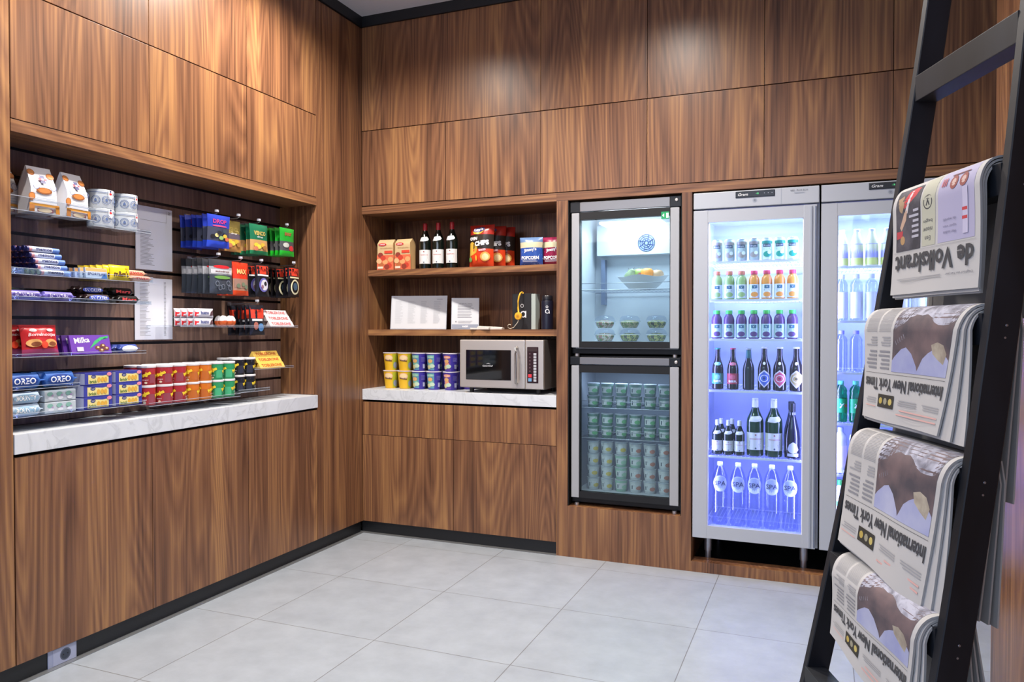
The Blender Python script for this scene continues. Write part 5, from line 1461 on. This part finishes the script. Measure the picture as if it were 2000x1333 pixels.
# ================================================================ LADDER WITH NEWSPAPERS
AZ = 0.3681; LX0, LY0 = 2.9924, -2.4842
def lf(z): return 0.1525 * (z - 1.3) - 0.0261 * (z - 1.3) ** 2      # front of the stiles, they bow slightly
def lh(z): return 0.21 - 0.0461 * (z - 1.3)                           # half clear width, flaring to the floor
LT, LW = 0.0236, 0.0554
lad = thing('ladder', 'black stained wooden ladder used as newspaper rack, leaning right', 'ladder', (LX0, LY0, 0), AZ)
for sgn in (1, -1):
    b_ = MB(); zs_ = [3.36 * i / 20 for i in range(21)]; rings = []
    for z in zs_:
        f = lf(z); a = sgn * lh(z); b = sgn * (lh(z) + LT); c = .002
        rings.append([(f + c, a, z), (f + LW - c, a, z), (f + LW, a + sgn * c, z), (f + LW, b - sgn * c, z), (f + LW - c, b, z), (f + c, b, z), (f, b - sgn * c, z), (f, a + sgn * c, z)])
    o0 = len(b_.v)
    for g in rings: b_.v.extend(g)
    for i in range(20):
        for k in range(8): b_.face([i * 8 + k, i * 8 + (k + 1) % 8, (i + 1) * 8 + (k + 1) % 8, (i + 1) * 8 + k], LADDER)
    b_.face(list(range(8)), LADDER); b_.face([160 + k for k in range(8)], LADDER)
    st = b_.build('stile', lad)
RZ = [0.245, 0.53, 0.815, 1.10, 1.378, 1.652, 1.932, 2.215, 2.495, 2.775, 3.06]
SCREW = M('#9a9ca4', .35, .8)
for zt_ in RZ:
    z0_ = zt_ - .058; f = lf(zt_ - .03); h = lh(zt_ - .03)
    b_ = MB(); b_.box(f + .001, f + LW - .004, -h - .001, h + .001, z0_, zt_, LADDER, .0015)
    rg = b_.build('rung', lad)
    for sgn in (-1, 1):
        for dz in (.014, .036):
            b_ = MB(); b_.lathe([(.0026, 0), (.002, .001)], SCREW, 8)
            for v in range(len(b_.v)): x, y, z = b_.v[v]; b_.v[v] = (x + f + LW * .55 + (dz - .025) * .15, sgn * (h + LT + z - .0002), y + z0_ + dz)
            b_.build('screw', rg)

PAPER = M('#b4b3b2', .75); PAPER2 = M('#a3a3a2', .8); INK = M('#3a3b40', .7); RULE = M('#94959a', .7)
FOAM = None
def cloud_mat():
    m, nt, b = node_mat('newsprint_cloud_photo'); N = nt.nodes.new; L = nt.links.new
    tc = N('ShaderNodeTexCoord'); n = N('ShaderNodeTexNoise'); n.inputs['Scale'].default_value = 26; n.inputs['Detail'].default_value = 6; n.inputs['Distortion'].default_value = 1.2
    L(tc.outputs['Object'], n.inputs['Vector']); rp = N('ShaderNodeValToRGB'); e = rp.color_ramp.elements
    e[0].position = .38; e[0].color = lin('#6b6b78'); e[1].position = .62; e[1].color = lin('#a9abbb'); L(n.outputs['Fac'], rp.inputs[0]); L(rp.outputs[0], b.inputs['Base Color']); b.inputs['Roughness'].default_value = .7
    return m
def rock_mat(name, a, c, sc=14):
    m, nt, b = node_mat(name); N = nt.nodes.new; L = nt.links.new
    tc = N('ShaderNodeTexCoord'); n = N('ShaderNodeTexNoise'); n.inputs['Scale'].default_value = sc; n.inputs['Detail'].default_value = 7
    L(tc.outputs['Object'], n.inputs['Vector']); rp = N('ShaderNodeValToRGB'); e = rp.color_ramp.elements
    e[0].position = .36; e[0].color = lin(a); e[1].position = .66; e[1].color = lin(c); L(n.outputs['Fac'], rp.inputs[0]); L(rp.outputs[0], b.inputs['Base Color']); b.inputs['Roughness'].default_value = .7
    return m
CLOUD = cloud_mat(); ROCK = rock_mat('newsprint_mountain', '#454048', '#6e5c5e'); SKYP = rock_mat('newsprint_sky', '#8a90bc', '#abafc8', 8); SUNR = rock_mat('newsprint_sunlit_rock', '#8f8578', '#b3ab9a', 30)

class Flap:
    """paper hanging over a rung: arc length s starts on top of the rung and runs down the front (s>0)"""
    def __init__(s, zt, zb, off, lift):
        f = lf(zt - .02); fb = lf(zb)
        A = Vector((f + .030, zt + .004 + lift)); B = Vector((f - .004 - lift, zt + .010 + lift)); C = Vector((f - .012 - lift, zt - .030)); E = Vector((fb - .012 - lift - off, zb))
        pts = []
        for i in range(9): t = i / 8; pts.append(A * (1 - t) ** 2 + B * 2 * t * (1 - t) + C * t * t)
        mid = (C + E) / 2 + Vector((.006, 0))
        for i in range(1, 9): t = i / 8; pts.append(C * (1 - t) ** 2 + mid * 2 * t * (1 - t) + E * t * t)
        s.p = pts; s.l = [0]
        for a, b in zip(pts, pts[1:]): s.l.append(s.l[-1] + (b - a).length)
        s.L = s.l[-1]
    def at(s, d, e=0):
        d = min(max(d, 0), s.L - 1e-6)
        for i in range(len(s.p) - 1):
            if s.l[i + 1] >= d:
                t = (d - s.l[i]) / (s.l[i + 1] - s.l[i]); v = s.p[i].lerp(s.p[i + 1], t)
                # smooth normal
                t0 = (s.p[i + 1] - s.p[i]).normalized(); nx = Vector((t0.y, -t0.x))
                if nx.x > 0 and nx.y <= 0: nx = -nx
                if nx.x > .2: nx = -nx
                if abs(nx.x) < .2 and nx.y < 0: nx = -nx
                return v + nx * e
        return s.p[-1]

def page_times(D_, W, H, fl):
    g = lambda a, b, c, d, m, nx=8, nz=16: D_.rect(a * W, b * W, c * H, d * H, m, nx, nz)
    def P(pts, m): D_.fan([(x * W, z * H) for x, z in pts], m)
    g(.035, .625, .015, .615, ROCK, 14, 40)
    rr = random.Random(3)
    # cloud band (upper part of the hanging flap)
    top = [(.035 + .59 * i / 12, .015) for i in range(13)]; low = [(.035 + .59 * i / 12, .205 + .055 * math.sin(i * .55 + .6) + rr.uniform(-.012, .012) + .05 * (i / 12)) for i in range(13)]
    e = D_.e
    for i in range(12):
        q0, q1, q2, q3 = top[i], top[i + 1], low[i + 1], low[i]
        D_.mb.grid(lambda u, v: D_.fn(((q0[0] * (1 - v) + q3[0] * v) * (1 - u) + (q1[0] * (1 - v) + q2[0] * v) * u) * W, ((q0[1] * (1 - v) + q3[1] * v) * (1 - u) + (q1[1] * (1 - v) + q2[1] * v) * u) * H, e), 2, 16, CLOUD)
    D_.up()
    P([(.035, .614), (.035, .50), (.10, .44), (.17, .42), (.25, .46), (.30, .50), (.36, .614)], SKYP)
    P([(.34, .614), (.36, .56), (.42, .47), (.48, .425), (.53, .44), (.60, .50), (.625, .53), (.625, .614)], SKYP)
    P([(.06, .46), (.10, .40), (.16, .38), (.22, .40), (.20, .46), (.14, .50), (.08, .53)], SUNR)
    for k in range(5): D_.fan([(W * (.50 + .02 * k), H * (.36 + .012 * k)), (W * (.505 + .02 * k), H * (.36 + .012 * k)), (W * (.517 + .02 * k), H * (.33 + .012 * k)), (W * (.514 + .02 * k), H * (.33 + .012 * k))], CLOUD)
    for c in (0, 1):
        x0 = .655 + .165 * c
        D_.lines(x0 * W, (x0 + .145) * W, .07 * H, .31 * H, 22, RULE, .35, .05); D_.lines(x0 * W, (x0 + .14) * W, .34 * H, .42 * H, 4, RULE, .5, .5)
        D_.lines(x0 * W, (x0 + .14) * W, .44 * H, .60 * H, 5, M('#808188', .7), .45, .35)
    g(.03, .97, .634, .6365, INK)
    D_.text('International New York Times', .5 * W, .718 * H, .095 * H, INK, .93 * W, bold=.028)
    g(.03, .97, .800, .802, RULE) if False else None
    g(.56, .76, .795, .895, M('#2c2a24', .7)); 
    for x, c in ((.60, '#b8a860'), (.66, '#8f8c78'), (.72, '#b09a4c')): D_.ell(x * W, .845 * H, .022 * W, .026 * H, M(c, .7), 10)
    D_.lines(.04 * W, .53 * W, .865 * H, .93 * H, 2, M('#cfa29c', .7), .3, .3); D_.lines(.04 * W, .24 * W, .81 * H, .855 * H, 3, RULE, .4, .2); D_.lines(.30 * W, .52 * W, .81 * H, .855 * H, 3, RULE, .4, .2)
    D_.lines(.79 * W, .97 * W, .82 * H, .87 * H, 3, RULE, .4, .3); D_.lines(.79 * W, .97 * W, .88 * H, .90 * H, 1, M('#cfa29c', .7), .35)
def page_volks(D_, W, H, fl):
    g = lambda a, b, c, d, m, nx=8, nz=16: D_.rect(a * W, b * W, c * H, d * H, m, nx, nz)
    P = lambda pts, m: D_.fan([(x * W, z * H) for x, z in pts], m)
    LIL = M('#a3a0bc', .7); DKP = rock_mat('newsprint_match_photo', '#2c2c36', '#54525c', 20)
    g(.05, .42, .13, .655, LIL)
    D_.text('een', .33 * W, .0, .001, INK) if False else None
    g(.56, .585, .1, .12, RULE) if False else None
    g(.45, .615, .14, .655, M('#acad9d', .75))
    D_.ell(.54 * W, .33 * H, .055 * W, .055 * H, INK, 18); D_.ell(.54 * W, .33 * H, .045 * W, .046 * H, M('#acad9d', .75), 18); D_.text('V', .54 * W, .33 * H, .05 * H, INK, .05 * W, bold=.05)
    for k, wd in enumerate(('Een', 'nieuw', 'begin')): D_.text(wd, .54 * W, (.60 - .065 * k) * H, .035 * H, M('#55565a', .7), (.07, .11, .11)[k] * W)
    g(.635, .95, .17, .66, DKP)
    P([(.66, .19), (.72, .18), (.80, .20), (.86, .28), (.84, .33), (.78, .30), (.70, .25)], M('#b8343c', .7)); P([(.86, .22), (.93, .24), (.90, .34), (.87, .36), (.84, .30)], M('#9c8468', .7)); P([(.74, .20), (.77, .20), (.83, .36), (.80, .37)], M('#c9c4c8', .7))
    P([(.80, .34), (.84, .36), (.90, .47), (.88, .50), (.82, .42)], M('#b89a86', .7)); P([(.86, .50), (.94, .50), (.94, .56), (.87, .55)], M('#b03a44', .7)); D_.ell(.865 * W, .575 * H, .03 * W, .035 * H, M('#a8865c', .7), 12)
    D_.lines(.655 * W, .78 * W, .33 * H, .57 * H, 6, M('#a8a8b4', .7), .5, .45)
    # lilac picture with hooks, stripes and short text
    for x in (.26, .16): D_.ell(x * W, .245 * H, .040 * W, .050 * H, M('#8a4a44', .7), 12); D_.ell(x * W, .245 * H, .022 * W, .028 * H, M('#c0a49c', .7), 10)
    g(.12, .30, .185, .195, M('#6a3a3c', .7)); g(.11, .16, .30, .62, M('#b8b4cc', .7)); g(.115, .165, .44, .462, M('#b83c44', .7)); g(.115, .165, .50, .522, M('#b83c44', .7))
    for k in range(3): g(.335 + .02 * k, .345 + .02 * k, .20, .26, M('#b8545c', .7))
    for k, wd in enumerate(('Het oudste', 'spel van', 'de wereld')): D_.text(wd, .29 * W, (.59 - .045 * k) * H, .020 * H, M('#6a6a86', .7), .13 * W)
    g(.03, .97, .668, .671, RULE)
    D_.text('de Volkskrant', .5 * W, .768 * H, .150 * H, INK, .90 * W, bold=.028)
    D_.text('Dagblad van het jaar', .18 * W, .885 * H, .020 * H, M('#5a5c6c', .7), .26 * W); D_.lines(.36 * W, .95 * W, .87 * H, .90 * H, 2, RULE, .35, .3); g(.05, .97, .095, .099, RULE)

def newspaper(zt, zb, off, lift, YY, page, label, group, backz, backoff, rough_edge=0.0, name='newspaper', zdrop=0.0):
    fl = Flap(zt, zb, off, lift)
    nt_, ft_, nb_, fb_ = YY                  # near and far edge at the rung and at the bottom edge
    W = ft_ - nt_; yc = (ft_ + nt_) / 2
    def yy(y, s):
        k = s / fl.L; u = y / W + .5
        return (nt_ * (1 - k) + nb_ * k) * (1 - u) + (ft_ * (1 - k) + fb_ * k) * u
    t = thing(name, label, 'newspaper', (LX0, LY0, 0), AZ, group)
    b_ = MB(); TH = .0042
    wav = lambda y, s: .0025 * math.sin(y * 22 + zt * 9) * (s / fl.L)
    def P(y, s, e):
        v = fl.at(s, e); return (v.x - wav(y, s), yy(y, s), v.y - zdrop * (1 - (y / W + .5)) * (s / fl.L) ** 3)
    n = 16
    b_.grid(lambda u, v: P(-W / 2 + W * u, fl.L * v, 0), 28, 64, PAPER); b_.grid(lambda u, v: P(-W / 2 + W * u, fl.L * v, -TH), 28, 64, PAPER, flip=True)
    for y in (-W / 2, W / 2): b_.grid(lambda u, v: P(y, fl.L * v, -TH * u), 3, 64, PAPER2)
    b_.grid(lambda u, v: P(-W / 2 + W * u, fl.L, -TH * v), 28, 1, PAPER2)
    # inner leaves, slightly apart below
    if rough_edge:
        for q in (1, 2):
            f2 = Flap(zt, zb - .004 * q, off - rough_edge * q, lift - .0045 * q)
            def P2(y, s, e): v = f2.at(s, e); k2 = s / f2.L * .38 * q; return (v.x, yy(y, s) * (1 - k2) + (yc + y) * k2, v.y - zdrop * (.5 - y / W) * (s / f2.L) ** 3)
            b_.grid(lambda u, v: P2(-W / 2 + .002 * q + W * u, f2.L * v, 0), 4, n, PAPER2); b_.grid(lambda u, v: P2(-W / 2 + .002 * q + W * u, f2.L * v, -.002), 4, n, PAPER2, flip=True)
            for y in (-W / 2 + .002 * q, W / 2 + .002 * q): b_.grid(lambda u, v: P2(y, f2.L * v, -.002 * u), 1, n, PAPER)
    b_.build('front_half', t)
    if page:
        p_ = MB(); D_ = Decal(p_, lambda x, z, e: P(-W / 2 + x, z, e + .00035), .00005); D_.lift = .0001; page(D_, W, fl.L, fl); pr = p_.build('front_page_print', t)
    # rear half hangs straight down behind the rung
    b_ = MB(); f = lf(zt - .02); A = fl.p[0]
    Q0 = [(A.x, A.y), (f + LW + .004 + lift, zt + .004 + lift * .6), (f + LW + .010 + lift, zt - .03), (f + LW + .012 + lift + backoff * .5, (zt + backz) / 2), (f + LW + .012 + lift + backoff, backz)]
    def bp(v, e):
        k = v * 4; i = min(int(k), 3); t_ = k - i
        return (Q0[i][0] * (1 - t_) + Q0[i + 1][0] * t_ - e, Q0[i][1] * (1 - t_) + Q0[i + 1][1] * t_ - (e * .6 if i < 1 else 0))
    def B(y, v, e): q = bp(v, e); return (q[0] + .003 * math.sin(y * 25 + lift * 900) * v, y + yc, q[1])
    b_.grid(lambda u, v: B(-W / 2 + W * u, v, 0), 6, 8, PAPER2); b_.grid(lambda u, v: B(-W / 2 + W * u, v, .003), 6, 8, PAPER2, flip=True)
    for y in (-W / 2, W / 2): b_.grid(lambda u, v: B(y, v, .003 * u), 1, 8, PAPER2)
    b_.grid(lambda u, v: B(-W / 2 + W * u, 1, .003 * v), 6, 1, PAPER2)
    b_.build('rear_half', t)
    return t
# stacks from the upper rung to the lower one: (rung top, flap bottom, offset at the bottom, width, page, name of paper)
STK = [(1.652, 1.420, -.022, (-.172, .158, -.182, .151), page_volks, 'Dutch newspaper', 'top', 1.37, .0, 0.0, .0), (1.378, 1.140, -.026, (-.200, .212, -.128, .205), page_times, 'international newspaper with mountain photo', 'second', 1.03, -.018, .004, .002),
       (1.100, .850, -.018, (-.222, .185, -.172, .190), page_times, 'international newspaper with mountain photo', 'third', .81, -.014, .004, .035), (.815, .645, -.018, (-.228, .165, -.19, .150), page_times, 'international newspaper with mountain photo', 'fourth', .55, .030, .004, .05)]
for zt_, zb_, off, Y_, pg, nm, rk, bz_, bo, re_, zd in STK:
    for q in range(3):
        lift = .0145 - .0060 * q
        k = .5 * q
        Yq = (Y_[0] + .001 * q, Y_[1] - .001 * q, Y_[2] * (1 - k) + Y_[0] * k, Y_[3])
        newspaper(zt_, zb_ + .003 * (2 - q) - .0035 * (q > 0), off, lift, Yq, pg if q == 0 else None,
                  ('outer %s hanging over the %s used rung, front page upside down' % (nm, rk)) if q == 0 else 'plain %s of the pile over the %s used ladder rung' % ('middle newspaper', rk) if q == 1 else 'innermost newspaper of the pile over the %s used ladder rung' % rk,
                  'newspapers hanging over the ladder rungs', bz_ + .006 * q, bo - .008 * q, re_ if q == 0 else 0.0, zdrop=zd)

# dark screen on the wall past the fridges, seen between the newspapers and the near stile
t = thing('wall_screen', 'dark panel with orange sign seen between newspaper and near ladder stile', 'screen', (3.64, -.004, 1.52))
b_ = MB(); b_.box(-.14, .14, -.026, 0, 0, .52, M('#0d0b0d', .25), .004); b_.build('casing', t)
b_ = MB(); D_ = Decal(b_, flat(-.026)); D_.ell(-.100, .385, .022, .032, M('#8a2f14', .4), 18); D_.text('oo', -.105, .270, .030, M('#5a4a4c', .5), .055, bold=.03); b_.build('sign_print', t)

# black wheeled trolley behind the ladder
t = thing('wheeled_trolley', 'black wheeled object with curved glossy rim, half hidden behind the ladder', 'trolley', (3.13, -1.06, 0), R(-22))
for sx in (-.10, .10):
    b_ = MB(); n = 28
    def wp(a, r, y): return (sx + 0.0 + y, r * math.cos(a), .095 + r * math.sin(a))
    TY = M('#17191e', .7)
    pr = [(.045, -.012), (.085, -.018), (.095, -.012), (.095, .012), (.085, .018), (.045, .012)]
    for (ra, ya), (rb, yb) in zip(pr, pr[1:] + pr[:1]):
        A_ = [wp(2 * math.pi * k / n, ra, ya) for k in range(n)]; B_ = [wp(2 * math.pi * k / n, rb, yb) for k in range(n)]
        b_.add(A_ + B_, [(k, (k + 1) % n, n + (k + 1) % n, n + k) for k in range(n)], TY, True)
    w__ = b_.build('tyre', t)
    b_ = MB()
    for k in range(8): a = 2 * math.pi * k / 8; b_.tube([wp(a, .008, 0), wp(a, .048, 0)], .005, BLACKPL, 6)
    b_.build('spokes', w__)
b_ = MB(); b_.tube([(-.10, 0, .095), (.10, 0, .095)], .008, BLACKPL, 8); b_.build('axle', t)
b_ = MB(); b_.grid(lambda u, v: ((u - .5) * .17, .03 + .02 * math.sin(math.pi * u) - .05 * v * v, .11 + .27 * v), 8, 8, BLACKPL); b_.grid(lambda u, v: ((u - .5) * .17, .042 + .02 * math.sin(math.pi * u) - .05 * v * v, .11 + .27 * v), 8, 8, BLACKPL, flip=True); b_.build('shell', t)
b_ = MB(); b_.tube([((u / 12 - .5) * .18, -.012 + .02 * math.sin(math.pi * u / 12), .375 + .02 * math.sin(math.pi * u / 12)) for u in range(13)], .011, M('#2a2c30', .12, coat=.6), 10); b_.build('rim', t)
